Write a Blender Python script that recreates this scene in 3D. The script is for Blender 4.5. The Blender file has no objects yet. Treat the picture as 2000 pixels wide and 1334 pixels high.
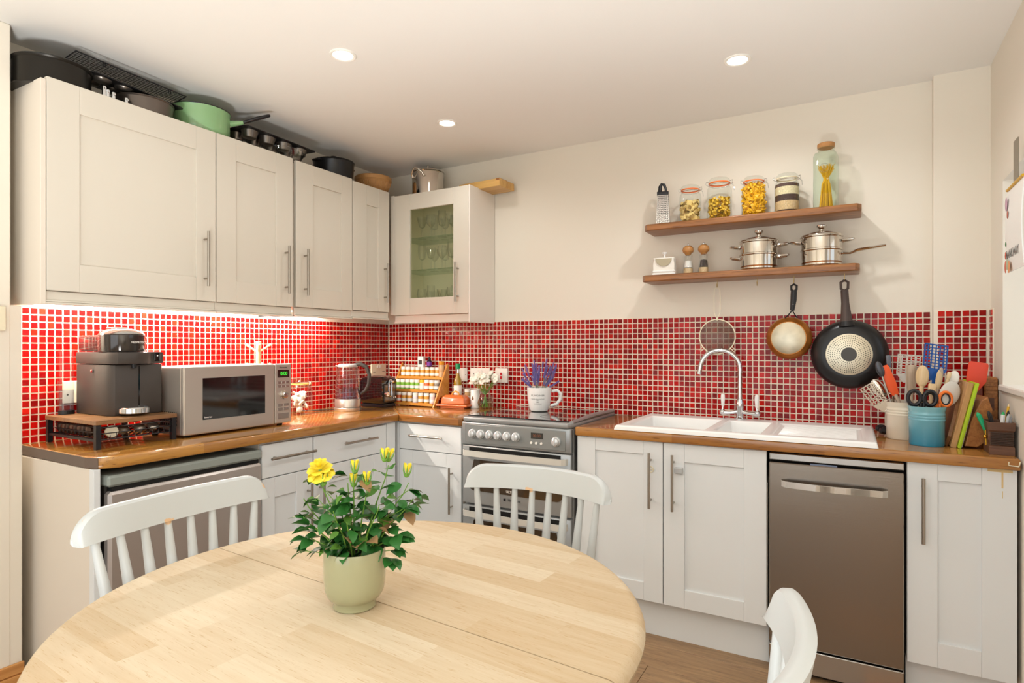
import bpy, bmesh, math, random
from mathutils import Matrix, Vector
random.seed(7)
C = bpy.context.scene.collection
S = bpy.context.scene
PI = math.pi
R = math.radians

EXPO, SPOT_E, WIN_E, REAR_FILL_E, LED_E, UP_E = -1.2, 21, 6, 66, 95, 570
# ------------------------------------------------------------------ camera, world, lights, exposure
cd = bpy.data.cameras.new('camera'); cam = bpy.data.objects.new('camera', cd); C.objects.link(cam)
cam.location = (2.8745, -3.2733, 1.30); cam.rotation_euler = (PI/2, 0, 0.5172)
cd.sensor_width = 36; cd.sensor_fit = 'HORIZONTAL'; cd.lens = 1169.26*36/2000; cd.shift_y = 8.64/2000; cd.clip_start = .02
S.camera = cam
S.view_settings.view_transform = 'Standard'; S.view_settings.look = 'None'
S.view_settings.exposure = EXPO; S.view_settings.gamma = 1.0; S.view_settings.use_curve_mapping = False
S.cycles.transparent_max_bounces = 40
w = bpy.data.worlds.new('world'); S.world = w; w.use_nodes = True
w.node_tree.nodes['Background'].inputs[0].default_value = (.75, .87, 1, 1)
w.node_tree.nodes['Background'].inputs[1].default_value = 1.0
def lamp(name, kind, loc, rot, energy, color=(1, 1, 1), **k):
    d = bpy.data.lights.new(name, kind); d.energy = energy; d.color = color
    for a, b in k.items(): setattr(d, a, b)
    o = bpy.data.objects.new(name, d); C.objects.link(o); o.location = loc; o.rotation_euler = rot
    return o
WARM = (1, 1, .98)
SPOTS = [(1.06, -1.484), (2.457, -.639), (.99, -.663)]
for i, (x, y) in enumerate(SPOTS + [(2.457, -1.75), (1.3, -3.9), (2.5, -3.4), (1.0, -4.5), (2.5, -4.3)]):
    lamp('spot_lamp', 'SPOT', (x, y, 2.475), (0, 0, 0), SPOT_E*(.6, 2.1, .85, 1.0, .2, 1.2, .2, .7)[i], WARM, spot_size=R(160), spot_blend=.6, shadow_soft_size=.035)
# daylight coming in at the window of the right wall; then a soft fill light added behind the camera
lamp('window_daylight', 'AREA', (3.80, -.95, 1.55), (0, R(90), 0), WIN_E, (.86, .93, 1), shape='RECTANGLE', size=.8, size_y=1.2)
lamp('rear_fill_light', 'AREA', (1.9, -4.9, 1.15), (R(-90), 0, PI), REAR_FILL_E, (.94, .98, 1), shape='RECTANGLE', size=2.4, size_y=1.9)
lamp('ceiling_fill_light', 'SPOT', (2.4, -3.6, .2), (PI, 0, 0), UP_E, (.97, 1, 1), spot_size=R(148), spot_blend=.6, shadow_soft_size=.25)  # no lamp stands here: unseen fill light added to brighten the ceiling
lamp('under_cabinet_light', 'AREA', (.075, -1.42, 1.493), (0, 0, 0), LED_E, (1, .93, .82), shape='RECTANGLE', size=.03, size_y=1.45)

# ------------------------------------------------------------------ materials
def lin(h):
    h = h.lstrip('#'); v = [int(h[i:i+2], 16)/255 for i in (0, 2, 4)]
    return tuple((c/12.92 if c <= .04045 else ((c+.055)/1.055)**2.4) for c in v) + (1,)
def base(name):
    m = bpy.data.materials.new(name); m.use_nodes = True
    return m, m.node_tree, m.node_tree.nodes['Principled BSDF']
def P(name, col, rough=.5, metal=0, bump=0, bscale=200, vary=0, coat=0, emit=0, trans=0, ior=1.45, spec=.5, bstretch=None, vscale=6):
    m, t, b = base(name); N, L = t.nodes, t.links
    b.inputs['Base Color'].default_value = lin(col); b.inputs['Roughness'].default_value = rough
    b.inputs['Metallic'].default_value = metal; b.inputs['IOR'].default_value = ior
    b.inputs['Specular IOR Level'].default_value = spec
    if coat: b.inputs['Coat Weight'].default_value = coat; b.inputs['Coat Roughness'].default_value = .06
    if trans: b.inputs['Transmission Weight'].default_value = trans
    if emit: b.inputs['Emission Color'].default_value = lin(col); b.inputs['Emission Strength'].default_value = emit
    if bump or vary:
        tc = N.new('ShaderNodeTexCoord'); mp = N.new('ShaderNodeMapping'); L.new(tc.outputs['Object'], mp.inputs[0])
        if bstretch: mp.inputs['Scale'].default_value = bstretch
    if bump:
        n = N.new('ShaderNodeTexNoise'); n.inputs['Scale'].default_value = bscale; n.inputs['Detail'].default_value = 2; L.new(mp.outputs[0], n.inputs[0])
        bp = N.new('ShaderNodeBump'); bp.inputs['Strength'].default_value = bump; bp.inputs['Distance'].default_value = .002
        L.new(n.outputs[0], bp.inputs['Height']); L.new(bp.outputs[0], b.inputs['Normal'])
    if vary:
        n2 = N.new('ShaderNodeTexNoise'); n2.inputs['Scale'].default_value = vscale; n2.inputs['Detail'].default_value = 4; L.new(mp.outputs[0], n2.inputs[0])
        mx = N.new('ShaderNodeMix'); mx.data_type = 'RGBA'; c = lin(col)
        mx.inputs[6].default_value = tuple(x*(1-vary) for x in c[:3])+(1,); mx.inputs[7].default_value = tuple(min(1, x*(1+vary)) for x in c[:3])+(1,)
        L.new(n2.outputs[0], mx.inputs[0]); L.new(mx.outputs[2], b.inputs['Base Color'])
    return m
def glass(name, tint='#F4FAF6', strength=1.0, rough=.0):
    # thin clear glass: mostly see-through, mirror-like towards grazing angles
    m = bpy.data.materials.new(name); m.use_nodes = True; t = m.node_tree; N, L = t.nodes, t.links
    N.remove(N['Principled BSDF']); out = N['Material Output']
    tr = N.new('ShaderNodeBsdfTransparent'); tr.inputs[0].default_value = lin(tint)
    gl = N.new('ShaderNodeBsdfGlossy'); gl.inputs['Roughness'].default_value = max(rough, .01)
    lw = N.new('ShaderNodeLayerWeight'); lw.inputs[0].default_value = .35
    ma = N.new('ShaderNodeMath'); ma.operation = 'MULTIPLY_ADD'; ma.inputs[1].default_value = .55*strength; ma.inputs[2].default_value = .04*strength
    L.new(lw.outputs['Facing'], ma.inputs[0])
    pw = N.new('ShaderNodeMath'); pw.operation = 'POWER'; pw.inputs[1].default_value = 1.5; L.new(ma.outputs[0], pw.inputs[0])
    mx = N.new('ShaderNodeMixShader'); L.new(pw.outputs[0], mx.inputs[0]); L.new(tr.outputs[0], mx.inputs[1]); L.new(gl.outputs[0], mx.inputs[2])
    L.new(mx.outputs[0], out.inputs[0]); return m
def wood(name, c1, c2, grain='x', stave=None, rough=.35, coat=0, dark=None, gs=1.0, bump=.15, groove=0, tone=.5, dscale=1, dmax=.7):
    # grain runs along the given local axis; stave=(length, width) lays staves with offset joints
    m, t, b = base(name); N, L = t.nodes, t.links
    tc = N.new('ShaderNodeTexCoord'); sep = N.new('ShaderNodeSeparateXYZ'); L.new(tc.outputs['Object'], sep.inputs[0])
    cb = N.new('ShaderNodeCombineXYZ'); order = {'x': (0, 1, 2), 'y': (1, 0, 2), 'z': (2, 0, 1)}[grain]
    for i, a in enumerate(order): L.new(sep.outputs[a], cb.inputs[i])
    mp = N.new('ShaderNodeMapping'); mp.inputs['Scale'].default_value = (1.6*gs, 26*gs, 26*gs); L.new(cb.outputs[0], mp.inputs[0])
    nz = N.new('ShaderNodeTexNoise'); nz.inputs['Scale'].default_value = 2.2; nz.inputs['Detail'].default_value = 6; nz.inputs['Roughness'].default_value = .62; nz.inputs['Distortion'].default_value = .6
    L.new(mp.outputs[0], nz.inputs[0])
    rp = N.new('ShaderNodeMapRange'); rp.inputs[1].default_value = .3; rp.inputs[2].default_value = .7; L.new(nz.outputs[0], rp.inputs[0])
    mx = N.new('ShaderNodeMix'); mx.data_type = 'RGBA'; mx.inputs[6].default_value = lin(c1); mx.inputs[7].default_value = lin(c2)
    fac = rp.outputs[0]
    if stave:
        br = N.new('ShaderNodeTexBrick'); br.inputs['Scale'].default_value = 1; br.inputs['Brick Width'].default_value = stave[0]; br.inputs['Row Height'].default_value = stave[1]
        br.inputs['Mortar Size'].default_value = groove; br.offset = .37; br.inputs['Color1'].default_value = (0, 0, 0, 1); br.inputs['Color2'].default_value = (1, 1, 1, 1); br.inputs['Mortar'].default_value = (0, 0, 0, 1)
        br.inputs['Bias'].default_value = 0
        L.new(cb.outputs[0], br.inputs[0])
        ad = N.new('ShaderNodeMix'); ad.data_type = 'FLOAT'; ad.inputs[0].default_value = tone; L.new(rp.outputs[0], ad.inputs[2]); L.new(br.outputs[0], ad.inputs[3]); fac = ad.outputs[0]
        mo = N.new('ShaderNodeVectorMath'); mo.operation = 'MULTIPLY_ADD'; mo.inputs[1].default_value = (3, 3, 3); L.new(br.outputs[0], mo.inputs[0]); L.new(mp.outputs[0], mo.inputs[2]); L.new(mo.outputs[0], nz.inputs[0])
    L.new(fac, mx.inputs[0]); col = mx.outputs[2]
    if dark:
        m3 = N.new('ShaderNodeMapping'); m3.inputs['Scale'].default_value = (dscale*14*gs, dscale*190*gs, dscale*190*gs); L.new(cb.outputs[0], m3.inputs[0])
        n3 = N.new('ShaderNodeTexNoise'); n3.inputs['Scale'].default_value = 1; n3.inputs['Detail'].default_value = 3; L.new(m3.outputs[0], n3.inputs[0])
        r3 = N.new('ShaderNodeMapRange'); r3.inputs[1].default_value = .6; r3.inputs[2].default_value = .72; r3.inputs[4].default_value = dmax; L.new(n3.outputs[0], r3.inputs[0])
        mx2 = N.new('ShaderNodeMix'); mx2.data_type = 'RGBA'; mx2.inputs[7].default_value = lin(dark); L.new(r3.outputs[0], mx2.inputs[0]); L.new(col, mx2.inputs[6]); col = mx2.outputs[2]
    L.new(col, b.inputs['Base Color']); b.inputs['Roughness'].default_value = rough
    if coat: b.inputs['Coat Weight'].default_value = coat; b.inputs['Coat Roughness'].default_value = .08
    bp = N.new('ShaderNodeBump'); bp.inputs['Strength'].default_value = bump; bp.inputs['Distance'].default_value = .001; L.new(nz.outputs[0], bp.inputs['Height']); L.new(bp.outputs[0], b.inputs['Normal'])
    return m
def worn(name, col, under, amount=.66, rough=.4):
    m, t, b = base(name); N, L = t.nodes, t.links; tc = N.new('ShaderNodeTexCoord')
    n = N.new('ShaderNodeTexNoise'); n.inputs['Scale'].default_value = 16; n.inputs['Detail'].default_value = 5; L.new(tc.outputs['Object'], n.inputs[0])
    sx = N.new('ShaderNodeSeparateXYZ'); L.new(tc.outputs['Object'], sx.inputs[0]); ab = N.new('ShaderNodeMath'); ab.operation = 'ABSOLUTE'; L.new(sx.outputs[0], ab.inputs[0])
    mr = N.new('ShaderNodeMapRange'); mr.inputs[1].default_value = .19; mr.inputs[2].default_value = .26; mr.inputs[4].default_value = .13; L.new(ab.outputs[0], mr.inputs[0])
    ad = N.new('ShaderNodeMath'); ad.operation = 'ADD'; L.new(mr.outputs[0], ad.inputs[0]); L.new(n.outputs[0], ad.inputs[1])
    r = N.new('ShaderNodeMapRange'); r.inputs[1].default_value = amount-.06; r.inputs[2].default_value = amount-.045; L.new(ad.outputs[0], r.inputs[0])
    mx = N.new('ShaderNodeMix'); mx.data_type = 'RGBA'; mx.inputs[6].default_value = lin(col); mx.inputs[7].default_value = lin(under); L.new(r.outputs[0], mx.inputs[0]); L.new(mx.outputs[2], b.inputs['Base Color'])
    b.inputs['Roughness'].default_value = rough; return m
def tilemat(name, col):
    m, t, b = base(name); N, L = t.nodes, t.links
    g = N.new('ShaderNodeNewGeometry'); n = N.new('ShaderNodeTexNoise'); n.inputs['Scale'].default_value = 75; n.inputs['Detail'].default_value = 1.5; L.new(g.outputs['Position'], n.inputs[0])
    bp = N.new('ShaderNodeBump'); bp.inputs['Strength'].default_value = .3; bp.inputs['Distance'].default_value = .0035; L.new(n.outputs[0], bp.inputs['Height']); L.new(bp.outputs[0], b.inputs['Normal'])
    c = lin(col); n2 = N.new('ShaderNodeTexNoise'); n2.inputs['Scale'].default_value = 120; L.new(g.outputs['Position'], n2.inputs[0])
    mx = N.new('ShaderNodeMix'); mx.data_type = 'RGBA'; mx.inputs[6].default_value = tuple(x*.72 for x in c[:3])+(1,); mx.inputs[7].default_value = tuple(min(1, x*1.3) for x in c[:3])+(1,); L.new(n2.outputs[0], mx.inputs[0]); L.new(mx.outputs[2], b.inputs['Base Color'])
    b.inputs['Roughness'].default_value = .12; b.inputs['Specular IOR Level'].default_value = .22; return m

M_wall = P('wall_paint', '#E9E1D3', .85, bump=.12, bscale=60)
M_ceil = P('ceiling_paint', '#F0EDE8', .9, bump=.1, bscale=40)
M_cab = P('cabinet_cream', '#E2E5E6', .38, bump=.02, bscale=300)
M_cabu = P('cabinet_cream_upper', '#DAD3C6', .38, bump=.02, bscale=300)
M_cabside = P('cabinet_side', '#E3D9CB', .5)
M_dark = P('dark_gap', '#0B0A09', .8)
M_grout = P('grout', '#F0E6D4', .9, bump=.3, bscale=400)
TILES = [tilemat('tile_glass_%s' % n, c) for n, c in (('crimson', '#A00A08'), ('deep', '#8E0807'), ('scarlet', '#B50F09'), ('maroon', '#7A0707'), ('bright', '#C0180C'), ('ruby', '#9A0A09'), ('brick', '#A8160B'), ('wine', '#850809'))]
M_work = wood('worktop_timber', '#85501F', '#BC8440', 'x', (.6, .045), .22, coat=.6, dark='#5E2E10', tone=.55)
M_workA = wood('worktop_timber_left_run', '#85501F', '#C48C3C', 'y', (.6, .045), .22, coat=1, dark='#5E2E10', tone=.55)
M_shelf = wood('shelf_walnut', '#74461F', '#A86E3A', 'x', None, .4, coat=.15, dark='#4E280F')
M_table = wood('table_beech', '#BFA581', '#D8CAB1', 'x', (.42, .07), .7, dark='#AA8350', tone=.62, dscale=2.4, dmax=.5, bump=.1)
M_table.node_tree.nodes['Principled BSDF'].inputs['Specular IOR Level'].default_value = .2
M_tedge = wood('table_edge', '#D9B57C', '#EBD3A6', 'x', None, .4)
M_floor = wood('floor_oak', '#7D6248', '#AD8C66', 'x', None, .45, dark='#5E4630')
M_floor2 = wood('floor_oak_gold', '#94683A', '#BC8A50', 'x', None, .45, dark='#6E4A28')
M_skirt = wood('skirting_oak', '#B5793F', '#D49B5B', 'y', None, .35)
M_chair = worn('chair_paint', '#C4C8C8', '#D9B48C', .77)
M_leg = P('chair_paint_leg', '#C4C8C8', .4)
M_steel = P('brushed_steel', '#968C81', .24, 1, bump=.06, bscale=6, bstretch=(1, 1, 160))
M_steelh = P('brushed_steel_across', '#B9B4AE', .25, 1, bump=.05, bscale=6, bstretch=(1, 160, 160))
M_handle = P('handle_nickel', '#A9A298', .32, 1)
M_chrome = P('chrome', '#DADDE0', .05, 1)
M_polish = P('polished_steel', '#D2CBC2', .08, 1)
M_pansteel = P('worn_steel', '#B3A893', .28, 1, vary=.25, vscale=30)
M_pwhite = P('white_plastic', '#F2EEE6', .35)
M_cream = P('cream_plastic', '#EDE4C8', .4)
M_ceram = P('white_ceramic', '#F3F3F1', .2, spec=.35)
M_black = P('black_plastic', '#17161A', .35)
M_blackm = P('black_satin_metal', '#1E1D1F', .38, .3)
M_blackg = P('black_gloss', '#0B0B0D', .06, coat=1)
M_non = P('nonstick_black', '#1D1C1D', .3, .2)
M_darkgrey = P('dark_grey_plastic', '#3B3734', .38)
M_grey = P('oven_grey', '#A2A4A5', .35, .55)
M_greyl = P('oven_grey_light', '#C2C4C4', .35, .35)
M_white = P('paper_white', '#F5F3EE', .6)
M_glass = glass('clear_glass', '#FBFDFC')
M_glassg = glass('shelf_glass_green', '#F0F7F2', 1.0)
M_pane = glass('cabinet_pane', '#F8F8F0', .4)
M_crystal = glass('crystal', '#FBFCFB', 2.0)
M_ovenglass = P('oven_window', '#3A2C1C', .06, coat=1)
M_green = P('enamel_green', '#86B07C', .15, coat=.6)
M_bowl = P('stoneware_tan', '#C08E58', .4, bump=.2, bscale=30)
M_bamboo = wood('bamboo', '#C08A45', '#E2B870', 'x', (.5, .02), .35)
M_rack = wood('spice_rack_pine', '#C07A2C', '#DE9F4C', 'x', None, .35)
M_lightwood = wood('light_wood', '#C9A878', '#E2C9A0', 'z', None, .5)
M_greywood = wood('grey_wood', '#A08A74', '#CDB9A4', 'z', None, .6)
M_oakblock = wood('oak_block', '#8B5324', '#B87C42', 'y', None, .45, dark='#5E3416')
M_darkwood = wood('dark_wood', '#4A2E20', '#74503A', 'x', None, .5)
M_board = wood('board_acacia', '#6D4526', '#9A6C42', 'z', None, .45)
M_boardl = wood('board_beech', '#AD7C47', '#D0A36B', 'z', None, .45)
M_cork = P('cork', '#B98552', .8, bump=.4, bscale=300, vary=.2, vscale=200)
M_leaf = P('rose_leaf', '#2F6B2C', .4, vary=.35, vscale=25)
M_leaf2 = P('rose_leaf_light', '#5B8A34', .45, vary=.25, vscale=25)
M_leaf3 = P('rose_leaf_bronze', '#A5825A', .5, vary=.2, vscale=25)
M_stem = P('stem_green', '#6E9A3A', .5)
M_petal = P('petal_yellow', '#F6DE3C', .5, vary=.12, vscale=20)
M_soil = P('soil', '#2A1D12', .95, bump=1, bscale=120)
M_pot = P('pot_sage', '#A3A27F', .16, coat=.7)

# ------------------------------------------------------------------ mesh helpers
class MB:
    def __init__(s): s.bm = bmesh.new(); s.X = Matrix.Identity(4); s.mi = 0
    def at(s, loc=(0, 0, 0), rot=(0, 0, 0)):
        s.X = Matrix.Translation(loc) @ Matrix.Rotation(rot[2], 4, 'Z') @ Matrix.Rotation(rot[1], 4, 'Y') @ Matrix.Rotation(rot[0], 4, 'X'); return s
    def v(s, co): return s.bm.verts.new(s.X @ Vector(co))
    def f(s, vs):
        try: fc = s.bm.faces.new(vs); fc.material_index = s.mi; return fc
        except ValueError: return None
    def box(s, x0, x1, y0, y1, z0, z1, b=0, seg=1):
        vs = [s.v((x, y, z)) for x in (x0, x1) for y in (y0, y1) for z in (z0, z1)]
        fs = [s.f([vs[i] for i in q]) for q in ((0, 1, 3, 2), (4, 6, 7, 5), (0, 4, 5, 1), (2, 3, 7, 6), (0, 2, 6, 4), (1, 5, 7, 3))]
        if b:
            es = {e for f in fs for e in f.edges}
            bmesh.ops.bevel(s.bm, geom=list(es), offset=b, segments=seg, profile=.5, affect='EDGES')
        return s
    def prism(s, pts, z0, z1, b=0, seg=2):
        lo = [s.v((x, y, z0)) for x, y in pts]; hi = [s.v((x, y, z1)) for x, y in pts]; n = len(pts)
        fs = [s.f(lo[::-1]), s.f(hi)] + [s.f([lo[i], lo[(i+1) % n], hi[(i+1) % n], hi[i]]) for i in range(n)]
        if b:
            es = {e for f in fs[:2] for e in f.edges}
            bmesh.ops.bevel(s.bm, geom=list(es), offset=b, segments=seg, profile=.5, affect='EDGES')
        return s
    def ring(s, c, r, n, ax, ay): return [s.v(Vector(c)+ax*math.cos(2*PI*i/n)*r+ay*math.sin(2*PI*i/n)*r) for i in range(n)]
    def lathe(s, prof, n=28, sx=1, sy=1):
        rings = []
        for r, z in prof:
            rings.append([s.v((0, 0, z))] if r < 1e-6 else [s.v((r*math.cos(2*PI*i/n)*sx, r*math.sin(2*PI*i/n)*sy, z)) for i in range(n)])
        for a, b_ in zip(rings, rings[1:]):
            for i in range(n):
                j = (i+1) % n
                if len(a) == 1 and len(b_) > 1: s.f([a[0], b_[j], b_[i]])
                elif len(b_) == 1 and len(a) > 1: s.f([a[i], a[j], b_[0]])
                elif len(a) > 1: s.f([a[i], a[j], b_[j], b_[i]])
        return s
    def cyl(s, p0, p1, r0, r1=None, n=16):
        return s.tube([p0, p1], [r0, r0 if r1 is None else r1], n)
    def tube(s, pts, r, n=8, closed=False, cap=True, flat=1.0):
        pts = [Vector(p) for p in pts]; k = len(pts); rs = r if isinstance(r, (list, tuple)) else [r]*k
        rings = []; up = None
        for i, p in enumerate(pts):
            if closed: d = pts[(i+1) % k]-pts[i-1]
            else: d = (pts[min(i+1, k-1)]-pts[max(i-1, 0)])
            d.normalize()
            if up is None: up = Vector((0, 0, 1)) if abs(d.z) < .9 else Vector((0, 1, 0))
            a = d.cross(up)
            if a.length < 1e-4: a = d.orthogonal()
            a.normalize(); b_ = a.cross(d).normalized(); up = b_
            rings.append([s.v(p+a*math.cos(2*PI*j/n)*rs[i]+b_*math.sin(2*PI*j/n)*rs[i]*flat) for j in range(n)])
        for q in range(k if closed else k-1):
            a, b2 = rings[q], rings[(q+1) % k]
            for j in range(n): s.f([a[j], a[(j+1) % n], b2[(j+1) % n], b2[j]])
        if cap and not closed: s.f(rings[0][::-1]); s.f(rings[-1])
        return s
    def sph(s, c, r, sc=(1, 1, 1), n=12):
        X0 = s.X; s.X = X0 @ Matrix.Translation(c) @ Matrix.Diagonal((sc[0], sc[1], sc[2], 1))
        s.lathe([(r*math.sin(PI*i/(n//2+2)), -r*math.cos(PI*i/(n//2+2))) for i in range(n//2+3)], n); s.X = X0; return s
    def out(s, name, mat, parent=None, loc=(0, 0, 0), rot=(0, 0, 0), smooth=True, keep=False, kind=None):
        me = bpy.data.meshes.new(name); bmesh.ops.recalc_face_normals(s.bm, faces=s.bm.faces[:]); s.bm.to_mesh(me); s.bm.free()
        for mt in (mat if isinstance(mat, (list, tuple)) else [mat]): me.materials.append(mt)
        if smooth:
            me.polygons.foreach_set('use_smooth', [True]*len(me.polygons)); me.set_sharp_from_angle(angle=R(38))
        return ob(name, me, parent, loc, rot, kind)
def ob(name, me, parent=None, loc=(0, 0, 0), rot=(0, 0, 0), kind=None):
    o = bpy.data.objects.new(name, me); C.objects.link(o); o.location = loc; o.rotation_euler = rot
    if parent: o.parent = parent
    if kind: o['kind'] = kind
    return o
def thing(name, label, cat, loc=(0, 0, 0), rotz=0, group=None, rot=None):
    o = bpy.data.objects.new(name, None); C.objects.link(o); o.location = loc; o.rotation_euler = rot or (0, 0, rotz); o.empty_display_size = .05
    return tag(o, label, cat, group)
def tag(o, label, cat, group=None):
    o['label'] = label; o['category'] = cat
    if group: o['group'] = group
    return o
def lab(o, l): o['label'] = l; return o
def bx(name, mat, parent, x0, x1, y0, y1, z0, z1, b=.0015, **k): return MB().box(x0, x1, y0, y1, z0, z1, b).out(name, mat, parent, smooth=False, **k)
def dup(root, label=None, loc=None, rot=None, group=None):
    def cp(o, p):
        c = o.copy(); C.objects.link(c); c.parent = p
        for ch in o.children: cp(ch, c)
        return c
    r = cp(root, None)
    if label: r['label'] = label
    if group: r['group'] = group
    if loc is not None: r.location = loc
    if rot is not None: r.rotation_euler = rot
    return r
def text(body, size, mat, parent, loc, rot, name='lettering', ext=.0002, align='CENTER', spacing=1):
    cu = bpy.data.curves.new('t', 'FONT'); cu.body = body; cu.size = size; cu.extrude = ext; cu.align_x = align; cu.align_y = 'CENTER'; cu.resolution_u = 3; cu.space_character = spacing
    t = bpy.data.objects.new('t', cu); C.objects.link(t); bpy.context.view_layer.update()
    me = bpy.data.meshes.new_from_object(t.evaluated_get(bpy.context.evaluated_depsgraph_get())); bpy.data.objects.remove(t); bpy.data.curves.remove(cu)
    me.materials.clear(); me.materials.append(mat); o = ob(name, me, parent, loc, rot); return o
def arc(c, r, a0, a1, n, plane='xy'):
    o = []
    for i in range(n+1):
        a = a0+(a1-a0)*i/n; u, v_ = r*math.cos(a), r*math.sin(a)
        o.append({'xy': (c[0]+u, c[1]+v_, c[2]), 'xz': (c[0]+u, c[1], c[2]+v_), 'yz': (c[0], c[1]+u, c[2]+v_)}[plane])
    return o
FS = (PI/2, 0, 0)          # lettering that faces -y
FX = (PI/2, 0, PI/2)       # lettering that faces +x
FZ = -.035                 # floor level
ORD = ['first', 'second', 'third', 'fourth', 'fifth', 'sixth', 'seventh', 'eighth', 'ninth', 'tenth', 'eleventh', 'twelfth']
# ------------------------------------------------------------------ room shell
XR, YB, ZC = 3.385, -5.0, 2.4925
def st(name, mb, mat): o = mb.out(name, mat, smooth=False); o['kind'] = 'structure'; return o
fl = st('floor', MB().box(-.1, XR+.2, YB, .1, FZ-.08, FZ-.012), M_dark)
pl = {}
y = YB; row = 0
while y < -.35:
    x = -.1-random.uniform(0, .9) if row % 2 else -.1-random.uniform(.3, 1.1)
    while x < XR:
        L_ = 1.25; x1 = min(x+L_, XR+.1); x0 = max(x, -.1)
        if x1-x0 > .05:
            key = (round(x1-x0, 3), random.randrange(2))
            if key not in pl:
                mb = MB().box(-(x1-x0)/2+.0008, (x1-x0)/2-.0008, -.0945, .0945, -.012, 0, .0012); o = mb.out('plank', (M_floor, M_floor, M_floor2)[random.randrange(3)], fl, ((x0+x1)/2, y+.095, FZ), smooth=False); pl[key] = o.data
            else: ob('plank', pl[key], fl, ((x0+x1)/2, y+.095, FZ+random.uniform(0, .0004)))
        x += L_
    y += .19; row += 1
bd = MB().box(-.3, XR+.3, YB-.1, .2, ZC, ZC+.1); st('ceiling', bd, M_ceil)
st('wall_back', MB().box(-.2, XR+.3, 0, .15, FZ-.05, ZC), M_wall)
tr = MB().box(3.185, XR+.02, -.055, .01, FZ, ZC); st('trim_1', tr, M_wall)
lf = MB().box(-.15, 0, YB, .1, FZ-.05, ZC); st('wall_left', lf, M_wall)
st('wall_left_front', MB().box(0, .16, YB, -2.262, FZ, ZC, .004).box(0, .158, -2.28, -2.225, FZ, 1.452, .004), M_wall)
# skirting board of the left wall
MB().box(.16, .178, YB, -2.2225, FZ, .075, .002).box(.16, .172, YB, -2.2225, .075, .118, .004).out('baseboard_left', M_skirt, smooth=False)['kind'] = 'structure'
# right wall with the window opening (deep reveal)
wy0, wy1, wz0, wz1 = -1.62, -.29, 1.145, 1.945
st('wall_right', MB().box(XR, XR+.5, YB, wy0, FZ, ZC).box(XR, XR+.5, wy1, .1, FZ, ZC).box(XR, XR+.5, wy0, wy1, FZ, wz0).box(XR, XR+.5, wy0, wy1, wz1, ZC), M_wall)
wn = MB()
for a in ((wy0, wy0+.05, wz0, wz1), (wy1-.05, wy1, wz0, wz1), (wy0, wy1, wz0, wz0+.05), (wy0, wy1, wz1-.05, wz1), (-.98, -.93, wz0, wz1)): wn.box(XR+.42, XR+.465, a[0], a[1], a[2], a[3], .003)
wf = st('window_1', wn, M_pwhite); MB().box(XR+.44, XR+.444, wy0+.04, wy1-.04, wz0+.04, wz1-.04).out('pane', M_glass, wf, smooth=False)
MB().box(XR-.012, XR+.42, wy0-.02, wy1+.02, wz0-.022, wz0+.004, .005).out('window_sill', M_pwhite, wf, smooth=False)
# wall behind the camera, with glazed garden doors
st('wall_rear', MB().box(-.1, .6, YB-.1, YB, FZ, ZC).box(3.2, XR+.2, YB-.1, YB, FZ, ZC).box(.6, 3.2, YB-.1, YB, 2.12, ZC), M_wall)
dn = MB()
for i in range(3):
    for a in ((.6+i*.86, .6+i*.86+.07), (.6+(i+1)*.86-.0, .6+(i+1)*.86+.03)): dn.box(a[0], a[1], YB-.08, YB-.03, FZ, 2.12)
dn.box(.6, 3.2, YB-.08, YB-.03, FZ, .06).box(.6, 3.2, YB-.08, YB-.03, 2.05, 2.12)
dr = st('door_1', dn, M_pwhite); MB().box(.62, 3.18, YB-.06, YB-.055, .05, 2.06).out('pane', M_glass, dr, smooth=False)

# ------------------------------------------------------------------ mosaic splashbacks
PT = .0288
def tmesh(i):
    a = .0122; t = .0108; z = .0035
    me = bpy.data.meshes.new('tile'); me.from_pydata([(-a, 0, -a), (a, 0, -a), (a, 0, a), (-a, 0, a), (-t, -z, -t), (t, -z, -t), (t, -z, t), (-t, -z, t)], [], [(4, 5, 6, 7), (0, 1, 5, 4), (1, 2, 6, 5), (2, 3, 7, 6), (3, 0, 4, 7)])
    me.materials.append(TILES[i]); return me
TM = [tmesh(i) for i in range(8)]
cam_l = cam.location
def splash(label, origin, rotz, length, rows, skip_h=None, z0=.905):
    # local x runs along the wall, local -y comes out of it
    root = MB().box(0, length, -.004, 0, 0, rows*PT+.004).out('mosaic_splashback', M_grout, None, origin, (0, 0, rotz), smooth=False)
    tag(root, label, 'splashback')
    W = Matrix.Translation(origin) @ Matrix.Rotation(rotz, 4, 'Z')
    n = int(length/PT); off = (length-n*PT)/2; L_ = []
    for i in range(n):
        for j in range(rows):
            p = Vector((off+(i+.5)*PT+random.uniform(-.0005, .0005), -.0035, (j+.5)*PT+.002+random.uniform(-.0005, .0005)))
            L_.append(((W @ p - cam_l).length, p, Matrix.Rotation(random.uniform(-.035, .035), 4, 'X') @ Matrix.Rotation(random.uniform(-.035, .035), 4, 'Z') @ Matrix.Rotation(random.uniform(-.03, .03), 4, 'Y'), random.choices(range(8), (5, 4, 4, 2, 2, 4, 2, 3))[0]))
    L_.sort(key=lambda q: q[0])
    for d, p, r, k in L_[:300]:
        o = ob('tile', TM[k], root, p); o.rotation_euler = r.to_euler()
    if L_[300:]:
        vs, fs, mi = [], [], []
        for d, p, r, k in L_[300:]:
            b0 = len(vs)
            for v_ in TM[k].vertices: vs.append(p + r @ v_.co)
            for f in TM[k].polygons: fs.append([b0+q for q in f.vertices]); mi.append(k)
        me = bpy.data.meshes.new('tiles'); me.from_pydata(vs, [], fs)
        for t in TILES: me.materials.append(t)
        me.polygons.foreach_set('material_index', mi); ob('tiles', me, root, kind='stuff')
    return root
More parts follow.
